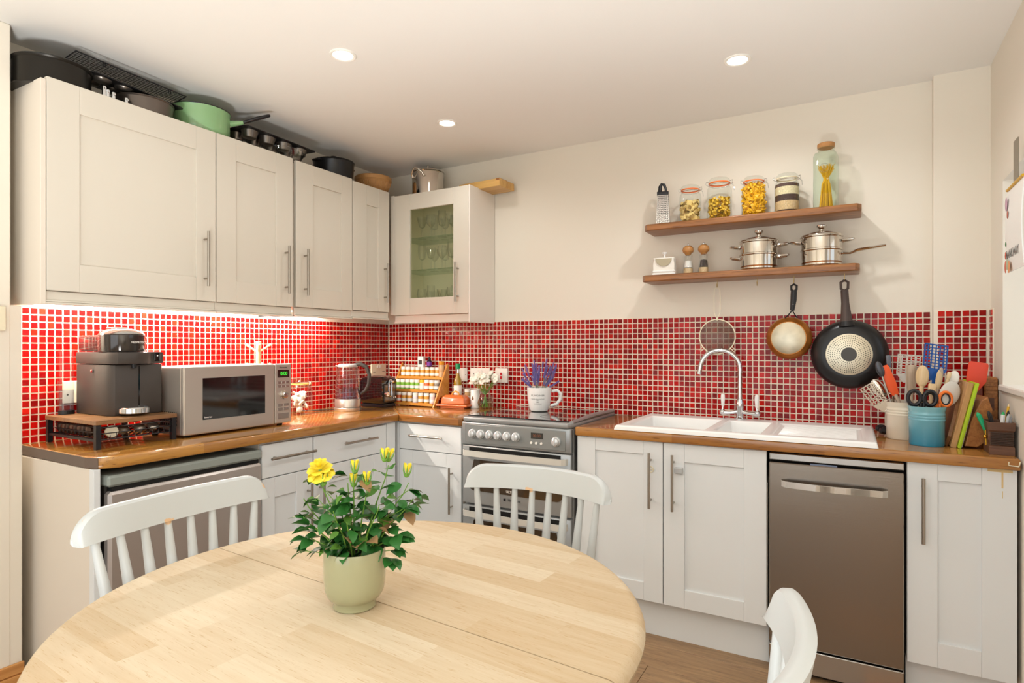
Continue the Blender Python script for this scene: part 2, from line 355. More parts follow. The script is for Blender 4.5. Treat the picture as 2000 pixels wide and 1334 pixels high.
splash('red glass mosaic splashback behind the coffee machine and microwave on the left wall', (0, -2.174, .906), PI/2, 2.168, 19)
splash('long red glass mosaic splashback behind the cooker and sink on the back wall', (.006, 0, .906), 0, 3.179, 19)
splash('narrow red mosaic strip on the projecting wall at the right end of the worktop', (3.185, -.055, .906), 0, .2, 19)
splash('thin return of red mosaic on the right wall beside the wooden box', (XR, -.06, .906), -PI/2, .062, 19)

# ------------------------------------------------------------------ units
def handle_v(parent, x, z0, z1, y=0, name='handle'):
    MB().tube([(x, y-.032, z0), (x, y-.032, z1)], .0062, 10).cyl((x, y, z0+.035), (x, y-.032, z0+.035), .0045).cyl((x, y, z1-.035), (x, y-.032, z1-.035), .0045).out(name, M_handle, parent)
def handle_h(parent, x0, x1, z, y=0):
    MB().tube([(x0, y-.032, z), (x1, y-.032, z)], .0062, 10).cyl((x0+.035, y, z), (x0+.035, y-.032, z), .0045).cyl((x1-.035, y, z), (x1-.035, y-.032, z), .0045).out('handle', M_handle, parent)
def shaker(parent, x0, x1, z0, z1, sl=.1, sr=.1, rt=.06, rb=.08, mat=None, y=0, glazed=False, loc=None):
    mat = mat or M_cab
    m = MB().box(x0, x0+sl, y, y+.02, z0, z1, .0012).box(x1-sr, x1, y, y+.02, z0, z1, .0012)
    m.box(x0+sl+.0004, x1-sr-.0004, y+.0003, y+.02, z1-rt, z1, .0012).box(x0+sl+.0004, x1-sr-.0004, y+.0003, y+.02, z0, z0+rb, .0012)
    d = m.out('door', mat, parent, smooth=False)
    if not glazed: bx('door_panel', mat, d, x0+sl-.003, x1-sr+.003, y+.009, y+.016, z0+rb-.003, z1-rt+.003, 0)
    return d
def slab(parent, x0, x1, z0, z1, mat=None): return bx('drawer', mat or M_cab, parent, x0, x1, 0, .02, z0, z1, .002)
def unit(name, label, cat, loc, rotz, wd, z0, z1, depth=.57, mat=None, plinth=True):
    t = thing(name, label, cat, loc, rotz)
    bx('carcass', mat or M_cabside, t, .001, wd-.001, .021, depth, z0, z1, .001)
    if plinth: bx('plinth', M_cab, t, 0, wd, .055, .075, FZ, z0, .001)
    return t
A = PI/2
# --- left run under the worktop
t = thing('cabinet_side_board', 'tall cream end panel closing the left run beside the fridge', 'panel', (0, -2.165, 0))
bx('panel_board', M_cabside, t, .004, .555, -.018, 0, FZ+.01, .868); bx('edge_strip', M_cab, t, .556, .585, -.02, .002, FZ+.01, .868)
bx('scribe_strip', M_cabside, t, .004, .03, -.024, -.0185, FZ+.01, .868)
t = thing('fridge', 'silver-grey under-counter fridge below the left worktop', 'fridge', (.6, -2.155, 0), A)
bx('body', M_darkgrey, t, .012, .62, .03, .56, FZ, .83, .004)
bx('fridge_top', P('fridge_lid_grey', '#8F9690', .4), t, .004, .636, -.01, .55, .802, .842, .008)
d = bx('door', P('fridge_silver', '#B3ABA6', .3, .6, bump=.04, bscale=5, bstretch=(160, 1, 1)), t, .006, .634, -.012, .03, FZ+.06, .785, .01)
MB().box(.05, .085, -.04, -.012, .4, .425, .004).box(.05, .056, -.04, -.012, .35, .425, .002).out('handle', M_handle, t, smooth=False)
bx('door_seal', M_dark, t, .02, .62, -.002, .03, .786, .801, 0)
t = unit('drawer_cabinet', 'narrow cream base cabinet with one drawer right of the fridge', 'cabinet', (.597, -1.516, 0), A, .294, .135, .865)
d = slab(t, .003, .291, .708, .858); handle_h(d, .03, .285, .795)
d = shaker(t, .003, .291, .138, .704, .068, .098, .09, .09); handle_v(d, .258, .4, .64)
t = unit('wide_drawer_cabinet', 'wide cream base cabinet with one drawer below the kettle', 'cabinet', (.597, -1.221, 0), A, .55, .135, .865)
d = slab(t, .003, .523, .708, .858); handle_h(d, .18, .42, .8)
d = shaker(t, .003, .523, .138, .704, .098, .098, .09, .09); handle_v(d, .04, .4, .64)
bx('corner_filler', M_cab, t, .527, .6, .0, .02, .135, .865)
t = unit('corner_base_cabinet', 'cream base cabinet with drawer in the corner left of the cooker', 'cabinet', (.602, -.597, 0), 0, .436, .135, .865)
bx('corner_post', M_cab, t, -.05, .002, .002, .02, .135, .865)
d = slab(t, .005, .434, .712, .858); handle_h(d, .1, .325, .795)
d = shaker(t, .005, .434, .138, .708, .095, .098, .075, .09); handle_v(d, .376, .39, .64)
t = unit('sink_cabinet', 'wide two-door cream cabinet under the white sink', 'cabinet', (1.712, -.597, 0), 0, .856, .135, .865)
d = shaker(t, .004, .42, .138, .865, .092, .088, .06, .082); handle_v(d, .366, .568, .818)
m = MB().tube(arc((.366, -.003, .74), .013, 0, 2*PI, 16, 'xz')[:-1], .002, 6, closed=True); m.tube([(.35, -.003, .74), (.382, -.003, .74)], .002, 6); m.out('child_lock_disc', M_cream, d)
d = shaker(t, .424, .853, .138, .865, .092, .088, .08, .082); handle_v(d, .47, .568, .818)
lab(bx('child_lock', M_greyl, d, .476, .512, -.022, -.001, .735, .762, .003), 'small grey child lock beside the handle')
t = thing('dishwasher', 'slim stainless steel dishwasher with a bow handle', 'dishwasher', (2.572, -.602, 0))
bx('body', M_dark, t, 0, .474, .03, .56, FZ, .862, .002)
bx('control_strip', M_steelh, t, .004, .47, -.002, .04, .832, .862, .004)
bx('display', P('display_blue', '#6C7890', .2), t, .155, .25, -.004, -.001, .822, .83, .001)
d = bx('door', M_steel, t, .004, .47, -.01, .03, .088, .824, .004)
pts = [(.05, -.01, .745), (.052, -.03, .745), (.07, -.05, .745)] + [(.07+.28*i/8, -.05-.012*math.sin(PI*i/8), .745) for i in range(1, 8)] + [(.40, -.05, .745), (.418, -.03, .745), (.42, -.01, .745)]
m = MB()
for a, b_ in zip(pts, pts[1:]):
    q = [(a[0], a[1], z) for z in (.733, .757)]+[(b_[0], b_[1], z) for z in (.757, .733)]
    q2 = [(p[0], p[1]+.006, p[2]) for p in q]
    v1 = [m.v(p) for p in q]; v2 = [m.v(p) for p in q2]
    m.f(v1); m.f(v2[::-1])
    for i in range(4): m.f([v1[i], v2[i], v2[(i+1) % 4], v1[(i+1) % 4]])
bmesh.ops.remove_doubles(m.bm, verts=m.bm.verts[:], dist=.0004); m.out('handle', P('dishwasher_handle', '#D8D3CC', .25, .75), d)
bx('kick_panel', M_steelh, t, .004, .47, -.004, .03, FZ+.02, .078, .003)
t = unit('end_cabinet', 'single-door cream cabinet right of the dishwasher', 'cabinet', (3.05, -.597, 0), 0, .325, .12, .868)
d = shaker(t, .002, .322, .12, .868, .094, .098, .062, .092); handle_v(d, .05, .575, .815)
M_stain = P('drip_stain', '#D8BC84', .5)
lab(MB().box(.24, .31, -.0006, .0, .856, .867).box(.279, .284, -.0006, 0, .8, .856).box(.281, .283, -.0006, 0, .765, .79).out('stain', M_stain, d, smooth=False), 'yellow drip stain below the worktop corner')

# --- worktops
def wtop(name, label, pts, mat, z0=.868, z1=.91, b=.007):
    o = MB().prism(pts, z0, z1, b, 3).out(name, mat, None, smooth=True); return tag(o, label, 'worktop')
D = .617
wtop('worktop', 'timber worktop of the left run under the coffee machine, microwave and kettle', [(.002, -2.172), (.53, -2.185), (.585, -2.17), (D, -2.12), (D, -D), (.002, -.002)], M_workA)
MB().prism([(.003, -2.1735), (.003, -2.1722), (.53, -2.1855), (.586, -2.171), (.587, -2.1725), (.53, -2.1875)], .871, .907).out('end_edging', P('edging_grey', '#6A5A50', .5), bpy.data.objects['worktop'], smooth=False)
wtop('corner_worktop', 'short timber worktop between the corner and the cooker, under the spice rack', [(.0045, -.002), (D+.0015, -D), (1.03, -D), (1.046, -.6), (1.046, -.002)], M_work)
wtop('sink_worktop', 'long timber worktop holding the sink and utensil pots', [(1.708, -.002), (1.708, -.607), (1.718, -D), (3.377, -D), (3.377, -.06), (3.18, -.06), (3.18, -.002)], M_work)

# --- wall cabinets on the left wall
UX = .29
def wallcab(label, y0, wd, z0, z1, zc, stiles, hx, ajar=0, rt=.105, rb=.105):
    t = thing('wall_cabinet', label, 'cabinet', (UX, y0, 0), A)
    bx('carcass', M_cabside, t, .001, wd-.001, .021, .285, z0-.002, zc, .001)
    m = MB().box(0, wd, .012, .03, z0-.052, z0-.003, .001).box(0, wd, .0, .03, z0-.052, z0-.043, .002).box(0, wd, .004, .012, z0-.042, z0-.036, .001)
    m.out('pelmet', M_cabu, t, smooth=False)
    d = shaker(t, .002, wd-.002, z0, z1, stiles[0], stiles[1], rt, rb, M_cabu); handle_v(d, hx, 1.573, 1.823)
    return t
c1 = wallcab('widest cream wall cabinet above the coffee machine', -2.204, .678, 1.507, 2.297, 2.28, (.109, .094), .62)
bx('end_panel', M_cabside, c1, -.018, 0, .0, .285, 1.455, 2.285)
wallcab('second cream wall cabinet from the left, above the microwave', -1.524, .442, 1.507, 2.297, 2.28, (.102, .105), .39)
wallcab('third cream wall cabinet from the left, above the clip-top jar and kettle', -1.064, .416, 1.51, 2.293, 2.28, (.115, .084), .055)
wallcab('narrow cream wall cabinet beside the glazed corner cabinet', -.646, .325, 1.515, 2.285, 2.27, (.117, .1), .275, rt=.12, rb=.08)
for o in bpy.data.objects:
    if o.get('label', '').startswith('third cream wall'): lab(bx('gap_shade_strip', M_dark, o, -.02, 0, .035, .28, 1.46, 2.26, 0), 'dark strip standing in for shade in the gap beside the cabinet')  # black strip stands in for shade, hiding the lit wall behind the gap
# glazed corner cabinet on the back wall
t = thing('glazed_cabinet', 'glass-fronted cream corner cabinet filled with wine glasses', 'cabinet', (.3, -.29, 0))
m = MB().box(0, .576, .28, .288, 1.495, 2.26).box(.001, .018, .022, .279, 1.495, 2.26).box(.559, .576, .022, .279, 1.495, 2.26).box(.019, .558, .022, .279, 1.497, 1.515).box(.019, .558, .022, .279, 2.242, 2.26)
lab(m.out('carcass', P('cabinet_inside', '#F3EED8', .7), t, smooth=False), 'open cream carcass')
bx('end_panel', P('cabinet_side_pale', '#EAE2D8', .45), t, .577, .587, 0, .287, 1.442, 2.266)
d = shaker(t, .002, .576, 1.497, 2.264, .128, .11, .1, .105, M_cabu, glazed=True)
MB().box(.125, .47, .008, .012, 1.6, 2.168).out('pane', M_pane, d, smooth=False); handle_v(d, .504, 1.565, 1.803)
bx('corner_post', M_cabu, t, -.03, .0, .0, .03, 1.5, 2.27, .002); MB().box(0, .576, .012, .03, 1.445, 1.494, .001).box(0, .576, .002, .03, 1.445, 1.453, .001).out('pelmet', M_cabu, t, smooth=False)
for z in (1.782, 1.986): MB().box(.019, .558, .03, .27, z-.003, z+.003).out('glass_shelf', M_glassg, t, smooth=False)
# led strip
t = MB().box(.045, .055, -2.12, -.7, 1.498, 1.503).out('led_strip', P('led_glow', '#FFF0D8', .5, emit=12), None, smooth=False); tag(t, 'glowing light strip fixed under the left wall cabinets', 'light')
# downlights
for (x, y), l in zip(SPOTS, ('ceiling downlight above the left wall cabinets, upper left of the picture', 'ceiling downlight nearest the right wall, above the shelves', 'ceiling downlight nearest the corner, above the glazed cabinet')):
    t = thing('downlight', l, 'light', (x, y, ZC))
    MB().lathe([(.054, 0), (.054, -.004), (.05, -.006), (.041, -.004), (.039, .0), (.039, -.001)]).out('trim_ring', M_pwhite, t); MB().lathe([(.04, -.002), (0, -.0022)]).out('lamp_lens', P('lens_glow', '#FFF6E6', .5, emit=25), t)
# ------------------------------------------------------------------ table and chairs
tb = thing('dining_table', 'round pale beech extending table in the foreground', 'table', (1.968, -2.312, 0), -.075)
TR = .577
for sgn, nm in ((1, 'far'), (-1, 'near')):
    pts = [(TR*math.cos(PI*i/48)*1.0, sgn*max(.0013, TR*math.sin(PI*i/48))) for i in range(49)]
    if sgn < 0: pts = pts[::-1]
    m = MB(); n = len(pts)
    prof = [(-.012, .76), (-.003, .758), (.004, .752), (.008, .744), (.006, .735), (-.004, .729), (-.012, .727)]
    rings = []
    for dr, z in prof:
        rings.append([m.v((p[0]*(TR+dr)/TR, p[1]*((TR+dr)/TR) if abs(p[1]) > .002 else p[1], z)) for p in pts])
    m.f(rings[0]); m.f(rings[-1][::-1])
    for a, b in zip(rings, rings[1:]):
        for i in range(n): m.f([a[i], a[(i+1) % n], b[(i+1) % n], b[i]])
    m.out('tabletop_leaf', M_table, tb)
MB().lathe([(.44, .727), (.44, .66), (.425, .66), (.425, .727)], 48).out('apron', M_chair, tb)
MB().lathe([(0, .66), (.06, .66), (.055, .5), (.07, .42), (.085, .3), (.06, .2), (.08, .12), (.0, .1)], 24).out('pedestal', M_chair, tb)
for k in range(4):
    a = PI/4+k*PI/2; m = MB().tube([(.05*math.cos(a), .05*math.sin(a), .18), (.2*math.cos(a), .2*math.sin(a), .12), (.3*math.cos(a), .3*math.sin(a), FZ+.022)], [.035, .03, .02], 10); m.out('leg', M_chair, tb)

def chair(label, loc, rz, wd=.25, sag=.05):
    t = thing('spindle_chair', label, 'chair', loc, rz)
    n = 40; m = MB(); rows = []
    for i in range(n+1):
        s = -math.cos(PI*i/n); x = wd*s; y = -.245-sag*(1-s*s)+sag; hz = .92
        e = (1-abs(s))*wd
        if e < .06: hz = .92-.062*(1-math.sqrt(max(0, 1-((.06-e)/.06)**2)))
        nx, ny = 2*sag*s/wd, -1.0; l = math.hypot(nx, ny); nx, ny = nx/l*.013, ny/l*.013
        rows.append([m.v((x+nx, y+ny-.0, .848)), m.v((x-nx, y-ny, .848)), m.v((x-nx, y-ny-.012, hz-.005)), m.v((x-nx*.5, y-ny*.5-.012, hz)), m.v((x+nx*.5, y+ny*.5-.012, hz)), m.v((x+nx, y+ny-.012, hz-.005))])
    for a, b in zip(rows, rows[1:]):
        for j in range(6): m.f([a[j], a[(j+1) % 6], b[(j+1) % 6], b[j]])
    m.f(rows[0][::-1]); m.f(rows[-1]); m.out('top_rail', M_chair, t)
    for i in range(8):
        s = -1+2*(i+.5)/8; s *= .97; xt = wd*s; yt = -.245-sag*(1-s*s)+sag; xb = .165*s/.86; yb = -.175-.015*(1-s*s)
        MB().tube([(xt, yt, .85), (xt*.6+xb*.4, yt*.6+yb*.4, .7), (xb, yb, .445)], [.0088, .0135, .009], 10).out('spindle', M_chair, t)
    seat = [(.17*math.cos(a)*1.15, .19*math.sin(a)+.0) for a in (2*PI*i/28 for i in range(28))]
    MB().prism([(x*1.08, y*1.05) for x, y in seat], .425, .45, .008).out('seat', M_chair, t)
    for sx in (-1, 1):
        for sy in (-1, 1): MB().tube([(.12*sx, .12*sy, .43), (.155*sx, .165*sy, .25), (.185*sx, .2*sy, FZ)], [.013, .019, .011], 10).out('leg', M_chair, t)
        MB().tube([(.158*sx, -.168, .18), (.158*sx, .168, .18)], .009, 8).out('stretcher', M_chair, t)
    MB().tube([(-.158, 0, .18), (.158, 0, .18)], .009, 8).out('stretcher', M_chair, t)
    return t
chair('pale grey spindle-back chair in front of the fridge', (1.575, -2.33, 0), -PI/2+.02, .255, .03)
chair('pale grey spindle-back chair in front of the cooker', (2.034, -1.845, 0), PI+.03, .24, .07)
chair('pale grey spindle-back chair at the right of the table, seen end-on before the dishwasher', (2.565, -2.43, 0), PI/2-.06, .25, .07)

# ------------------------------------------------------------------ rose in its pot
pt = thing('flower_pot', 'sage green glazed pot on the round table', 'pot', (1.974, -2.352, .7605))
MB().lathe([(0, 0), (.042, 0), (.044, .002), (.043, .013), (.045, .0165), (.053, .022), (.0585, .031), (.0615, .043), (.0632, .065), (.063, .118), (.0625, .121), (.06, .121), (.059, .118), (.0585, .06), (0, .05)], 48).out('pot_body', M_pot, pt)
MB().lathe([(0, .104), (.03, .106), (.0585, .102)], 30).out('soil', M_soil, pt)
rs = thing('rose_plant', 'miniature rose bush with yellow blooms growing in the sage pot', 'plant', (1.974, -2.352, .86))
def leafmesh(L_, W_, mat, fold=.25):
    m = MB(); n = 7; mid, lf, rt = [], [], []
    for i in range(n+1):
        t = i/n; w_ = W_*math.sin(PI*t**.8)*(1+.10*(i % 2)); z = -.18*L_*t*t+.05*L_*math.sin(3*t)
        mid.append(m.v((0, L_*t, z))); lf.append(m.v((-w_, L_*t-.0, z+w_*fold))); rt.append(m.v((w_, L_*t, z+w_*fold)))
    for i in range(n):
        m.f([mid[i], mid[i+1], lf[i+1], lf[i]]); m.f([mid[i+1], mid[i], rt[i], rt[i+1]])
    bmesh.ops.remove_doubles(m.bm, verts=m.bm.verts[:], dist=.00005)
    o = m.out('leaf', mat); me = o.data; bpy.data.objects.remove(o); return me
LM = [leafmesh(.038, .0125, M_leaf), leafmesh(.032, .012, M_leaf), leafmesh(.028, .009, M_leaf2), leafmesh(.030, .0125, M_leaf3), leafmesh(.022, .008, M_leaf2), leafmesh(.034, .013, M_leaf, .1)]
rv, uv = Vector((.869, .4945, 0)), Vector((0, 0, 1)); fv = Vector((-.4945, .869, 0))
def rp(r_, z, f_=0): return rv*r_+fv*f_+uv*z    # offsets inside the plant: sideways, up, back
rng = random.Random(11)
tips = [(-.072, .165, .0), (.068, .19, .01), (.112, .155, .0), (.03, .15, -.02), (-.02, .15, .02), (.0, .175, -.01), (-.10, .09, -.02), (.10, .10, .03), (.06, .12, -.04), (-.05, .12, .04), (-.09, .045, -.01), (.09, .05, .0), (-.03, .11, -.05), (.035, .10, .05), (.12, .12, .01), (-.11, .12, .01), (0.0, .09, -.06)]
nleaf = 0
for si, (a, h, b) in enumerate(tips):
    p0 = rp(a*.25, -.0, b*.3); p1 = rp(a*.55, h*.5, b*.6); p2 = rp(a*.9, h*.85, b*.9); p3 = rp(a, h, b)
    MB().tube([p0, p1, p2, p3], [.0019, .0016, .0012, .001], 6).out('stem', M_stem, rs)
    for k in range(15):
        u = .2+.78*k/14; q = (p0.lerp(p1, u*2) if u < .5 else p1.lerp(p3, u*2-1)); az = rng.uniform(0, 2*PI)
        mid = rng.choices(range(6), (5, 5, 2, 1.1, 2, 4))[0]
        off = Vector((math.cos(az), math.sin(az), .15))*rng.uniform(.003, .024)
        o = ob('leaf', LM[mid], rs, q+off); o.rotation_euler = (rng.uniform(-.7, .5), rng.uniform(-.6, .6), az-PI/2); o.scale = [rng.uniform(.8, 1.2)]*3
        nleaf += 1
for (a, h, b, az) in ((-.125, .088, 0, 2.2), (-.12, .02, -.02, 2.6), (.135, .105, 0, -.2), (.14, .14, .0, .1), (.115, .045, .0, -.3), (-.10, .16, 0, 2.3), (.1, .015, 0, -.4), (.095, -.002, 0, -1.2), (-.085, .13, -.03, 2.9)):
    p = rp(a*.8, h, b); MB().tube([rp(a*.45, h*.75, b), p], .0008, 5).out('stem', M_stem, rs)
    for d_ in (-.5, 0, .5):
        o = ob('leaf', LM[rng.choice((0, 1, 5))], rs, p); o.rotation_euler = (rng.uniform(-.4, .1), rng.uniform(-.3, .3), az-PI/2+.52+d_)
def petal(r, h, curl):
    m = MB(); n, k = 5, 6; g = []
    for i in range(n+1):
        t = i/n; row = []
        for j in range(k+1):
            a = (j/k-.5)*1.7; rr = r*(.25+.75*t**.8)+curl*t**3; row.append(m.v((rr*math.sin(a)*(1 if t < .9 else .8), rr*math.cos(a), h*t-(.12*h*abs(a)*t)-curl*.5*t**4)))
        g.append(row)
    for i in range(n):
        for j in range(k): m.f([g[i][j], g[i][j+1], g[i+1][j+1], g[i+1][j]])
    o = m.out('petal', M_petal); me = o.data; bpy.data.objects.remove(o); return me
PM = [petal(.020, .020, .008), petal(.015, .021, .005), petal(.010, .022, .002), petal(.006, .021, 0), petal(.0065, .024, .001)]
def rose(p, kind, tilt=(0, 0)):
    f = MB().sph((0, 0, -.002), .0055, (1, 1, .9), 10); f = f.out('flower_bloom' if kind else 'rosebud', M_stem, rs, p, (tilt[0], tilt[1], 0))
    if kind:
        for layer, (n_, tl) in enumerate(((7, 1.0), (6, .7), (6, .42), (5, .15))):
            for i in range(n_):
                o = ob('petal', PM[layer], f, (0, 0, .002+layer*.0015)); o.rotation_euler = Matrix.Rotation(2*PI*i/n_+layer*.5, 4, 'Z').to_euler(); o.rotation_euler = (Matrix.Rotation(2*PI*i/n_+layer*.5, 4, 'Z') @ Matrix.Rotation(-tl, 4, 'X')).to_euler()
    else:
        for i in range(4):
            o = ob('petal', PM[4], f, (0, 0, 0)); o.rotation_euler = (Matrix.Rotation(2*PI*i/4, 4, 'Z') @ Matrix.Rotation(-.08, 4, 'X')).to_euler()
        for i in range(4):
            a = 2*PI*i/4+.6; MB().tube([(.004*math.cos(a), .004*math.sin(a), -.003), (.0075*math.cos(a), .0075*math.sin(a), .008), (.009*math.cos(a), .009*math.sin(a), .02)], [.0018, .0016, .0004], 5).out('sepal', M_stem, f)
rose(rp(-.072, .18, 0), 1, (.35, .1)); rose(rp(-.062, .157, -.01), 0); rose(rp(.062, .205, 0), 0); rose(rp(.068, .203, .01), 0, (0, .3)); rose(rp(.108, .173, 0), 0, (0, .15)); rose(rp(.0, .18, 0), 0); rose(rp(.03, .16, -.02), 0); rose(rp(-.005, .15, .01), 0)

# ------------------------------------------------------------------ cooker
ck = thing('cooker', 'grey freestanding double-oven cooker with ceramic hob', 'cooker', (1.052, -.597, 0))
W = .645
bx('body', M_grey, ck, .004, W-.004, .012, .56, FZ+.03, .9, .004)
m = MB().prism([(0, .0), (.0, .575), (W, .575), (W, .0), (W-.02, -.03), (.02, -.03)], .898, .925, .008, 3); lab(m.out('hob_frame', M_grey, ck), 'moulded grey hob surround')
MB().box(.022, W-.022, .005, .56, .9255, .931, .002).out('hob_glass', M_blackg, ck, smooth=False)
for (x, y, r) in ((.17, .15, .09), (.47, .15, .075), (.17, .42, .075), (.47, .42, .09)): MB().lathe([(r, .9313), (r-.002, .9316), (r-.004, .9313)], 32).out('cooking_zone', P('zone_grey', '#55504C', .3), ck, (x, y, 0))
MB().tube([(W-.012, 0, .925), (W-.008, .28, .936), (W-.008, .57, .93)], [.012, .016, .012], 8, flat=.8).out('hob_side_rail', M_grey, ck)
m = MB().at((0, -.004, .838), (.06, 0, 0)).prism([(.006, -.06), (W-.006, -.06), (W-.006, .055), (W-.03, .064), (.03, .064), (.006, .055)], -.014, .014, .006)
o = m.out('fascia', M_grey, ck); bpy.data.objects.remove(o)
fa = MB().box(.004, W-.004, -.026, .012, .776, .898, .008, 3).out('control_panel', P('fascia_grey', '#A0A3A4', .3, .6), ck)
MB().box(.03, W-.03, -.029, -.025, .788, .886, .003).out('panel_inset', P('fascia_inset', '#909392', .4, .5), fa)
def knob(x, z, r=.019):
    k = MB().at((x, -.028, z), (PI/2, 0, 0)).lathe([(r*1.28, 0), (r*1.22, .008), (r*1.02, .010)], 24).out('knob', M_greyl, ck)
    MB().at((x, -.038, z), (PI/2, 0, 0)).lathe([(r, 0), (r*.95, .012), (r*.6, .016), (0, .016)], 20).box(-.003, .003, -r*.9, r*.9, .012, .019, .001).out('knob_grip', P('knob_white', '#D9DBDC', .2, .3), k)
for i in range(6): knob(.078+.0525*i, .838)
knob(.565, .832)
bx('clock_display', M_blackg, fa, .425, .492, -.031, -.028, .838, .868, .001); text('00:00', .02, P('clock_amber', '#7C4A34', .4, emit=.25), fa, (.459, -.0315, .853), FS)
for i in range(3): MB().at((.428+.028*i, -.03, .816), (PI/2, 0, 0)).lathe([(.007, 0), (.006, .004), (0, .004)], 14).out('button', M_pwhite, fa)
def oven(z0, z1):
    d = MB().box(.006, W-.006, -.02, .012, z0, z1, .006, 2).out('oven_door', P('oven_door_grey', '#A9ABAB', .3, .5), ck)
    bx('vent_gap', M_dark, d, .05, W-.06, -.0215, -.0195, z1-.035, z1-.008, 0)
    h0, h1 = z0+(z1-z0)*.24, z1-.075
    m = MB().at((0, -.0212, 0), (PI/2, 0, 0)); pts = []
    for cx, cz, a0 in ((.085, h0+.025, PI), (W-.085, h0+.025, 1.5*PI), (W-.085, h1, 0), (.085, h1, PI/2)):
        for i in range(6): a = a0+PI/2*i/5; rr = .035 if cz < h0+.03 else .004; pts.append((cx+rr*math.cos(a), cz+rr*math.sin(a)*(.8)))
    m.prism(pts, 0, .003); m.out('oven_window', M_ovenglass, d, smooth=False)
    hz = z1-.034
    m = MB(); pts = [(.022, -.02), (.024, -.042), (.04, -.058)]+[(.04+(W-.08)*i/8, -.058-.008*math.sin(PI*i/8)) for i in range(1, 8)]+[(W-.04, -.058), (W-.024, -.042), (W-.022, -.02)]
    r_ = [[m.v((x, y, hz-.016)), m.v((x, y+.006, hz-.016)), m.v((x, y+.006, hz+.014)), m.v((x, y, hz+.014))] for x, y in pts]
    for a, b in zip(r_, r_[1:]):
        for i in range(4): m.f([a[i], a[(i+1) % 4], b[(i+1) % 4], b[i]])
    m.f(r_[0]); m.f(r_[-1][::-1]); lab(m.out('handle', P('cooker_handle', '#D2CFC6', .3, .15), d), 'pale bow handle')
    return d
d = oven(.465, .772); text('ULTIMA', .018, M_pwhite, d, (.31, -.0245, .552), FS); text('Hotpoint', .02, M_dark, d, (.325, -.0225, .51), FS)
bx('logo', M_dark, d, .262, .274, -.0225, -.0205, .503, .515, 0)
oven(FZ+.14, .455)

# ------------------------------------------------------------------ sink and tap
def bev(o, wd, seg=3, ang=30):
    md = o.modifiers.new('bevel', 'BEVEL'); md.width = wd; md.segments = seg; md.limit_method = 'ANGLE'; md.angle_limit = R(ang); return o
def cutbox(o, x0, x1, y0, y1, z0, z1):
    c = MB().box(x0, x1, y0, y1, z0, z1).out('cutter', M_dark, smooth=False); md = o.modifiers.new('cut', 'BOOLEAN'); md.operation = 'DIFFERENCE'; md.object = c; md.solver = 'EXACT'
    bpy.context.view_layer.update(); me = bpy.data.meshes.new_from_object(o.evaluated_get(bpy.context.evaluated_depsgraph_get())); o.modifiers.clear(); o.data = me; bpy.data.objects.remove(c)
cutbox(bpy.data.objects['sink_worktop'], 1.945, 2.56, -.585, -.14, .8, 1.0)
for o in bpy.data.objects:
    if o.get('label', '').startswith('wide two-door'):
        for c in o.children:
            if c.name.startswith('carcass'):
                for v_ in c.data.vertices:
                    if v_.co.z > .8: v_.co.z = .73
sk = thing('sink', 'white ceramic sink and a half with ribbed drainer', 'sink', (0, 0, 0))
xs = [1.912, 1.96, 2.305, 2.35, 2.535, 2.575, 2.915, 2.955]; ys = [-.612, -.562, -.165, -.05]
m = MB(); g = {}
for i, x in enumerate(xs):
    for j, y in enumerate(ys): g[i, j] = m.v((x, y, .932))
for i in range(7):
    for j in range(3):
        q = [g[i, j], g[i+1, j], g[i+1, j+1], g[i, j+1]]
        if j == 1 and i in (1, 3, 5):
            dz = {1: .17, 3: .11, 5: .009}[i]; ins = .02 if i < 5 else .012; x0, x1, y0, y1 = xs[i]+ins, xs[i+1]-ins, ys[1]+ins, ys[2]-ins
            b = [m.v((x0, y0, .932-dz)), m.v((x1, y0, .932-dz)), m.v((x1, y1, .932-dz)), m.v((x0, y1, .932-dz))]; m.f(b)
            for k in range(4): m.f([q[k], q[(k+1) % 4], b[(k+1) % 4], b[k]])
        else: m.f(q)
rim = [(xs[0], ys[0]), (xs[-1], ys[0]), (xs[-1], ys[-1]), (xs[0], ys[-1])]
edge = [g[i, 0] for i in range(8)]+[g[7, j] for j in (1, 2, 3)]+[g[i, 3] for i in range(6, -1, -1)]+[g[0, j] for j in (2, 1)]
lo = [m.v((v_.co.x+(.006 if v_.co.x > 2.4 else -.006), v_.co.y+(.004 if v_.co.y > -.3 else -.004), .9105)) for v_ in edge]
for k in range(len(edge)): m.f([edge[k], edge[(k+1) % len(edge)], lo[(k+1) % len(edge)], lo[k]])
bev(m.out('basin', M_ceram, sk), .012, 3)
m = MB()
for k in range(14): m.box(2.60+.0, 2.89, -.53+.026*k, -.522+.026*k, .9225, .9265, .001)
m.out('drainer_ribs', M_ceram, sk, smooth=False)
MB().lathe([(.038, 0), (.036, .003), (.0, .001)], 20).out('drain', M_chrome, sk, (2.13, -.36, .763))
lab(MB().box(2.27, 2.31, -.1, -.075, .932, .9345, .001).out('overflow_cover', M_chrome, sk, smooth=False), 'small chrome cover')
tp = thing('mixer_tap', 'swan-neck chrome mixer tap with white lever handles on the sink', 'tap', (2.384, -.1, .933))
MB().lathe([(.026, 0), (.026, .006), (.019, .012), (.017, .05), (.02, .06), (.017, .085), (.0125, .1), (0, .1)], 24).out('tap_body', M_chrome, tp)
sp = [(0, 0, .09), (0, 0, .2), (0, 0, .25)]+[(-.094+.094*math.cos(a), -.02*(1-math.cos(a))/2*1.5, .25+.096*math.sin(a)) for a in [PI*i/14 for i in range(1, 15)]]+[(-.192, -.032, .235), (-.194, -.033, .222)]
MB().tube(sp, [.0115]*(len(sp)-1)+[.0125], 14).out('spout', M_chrome, tp)
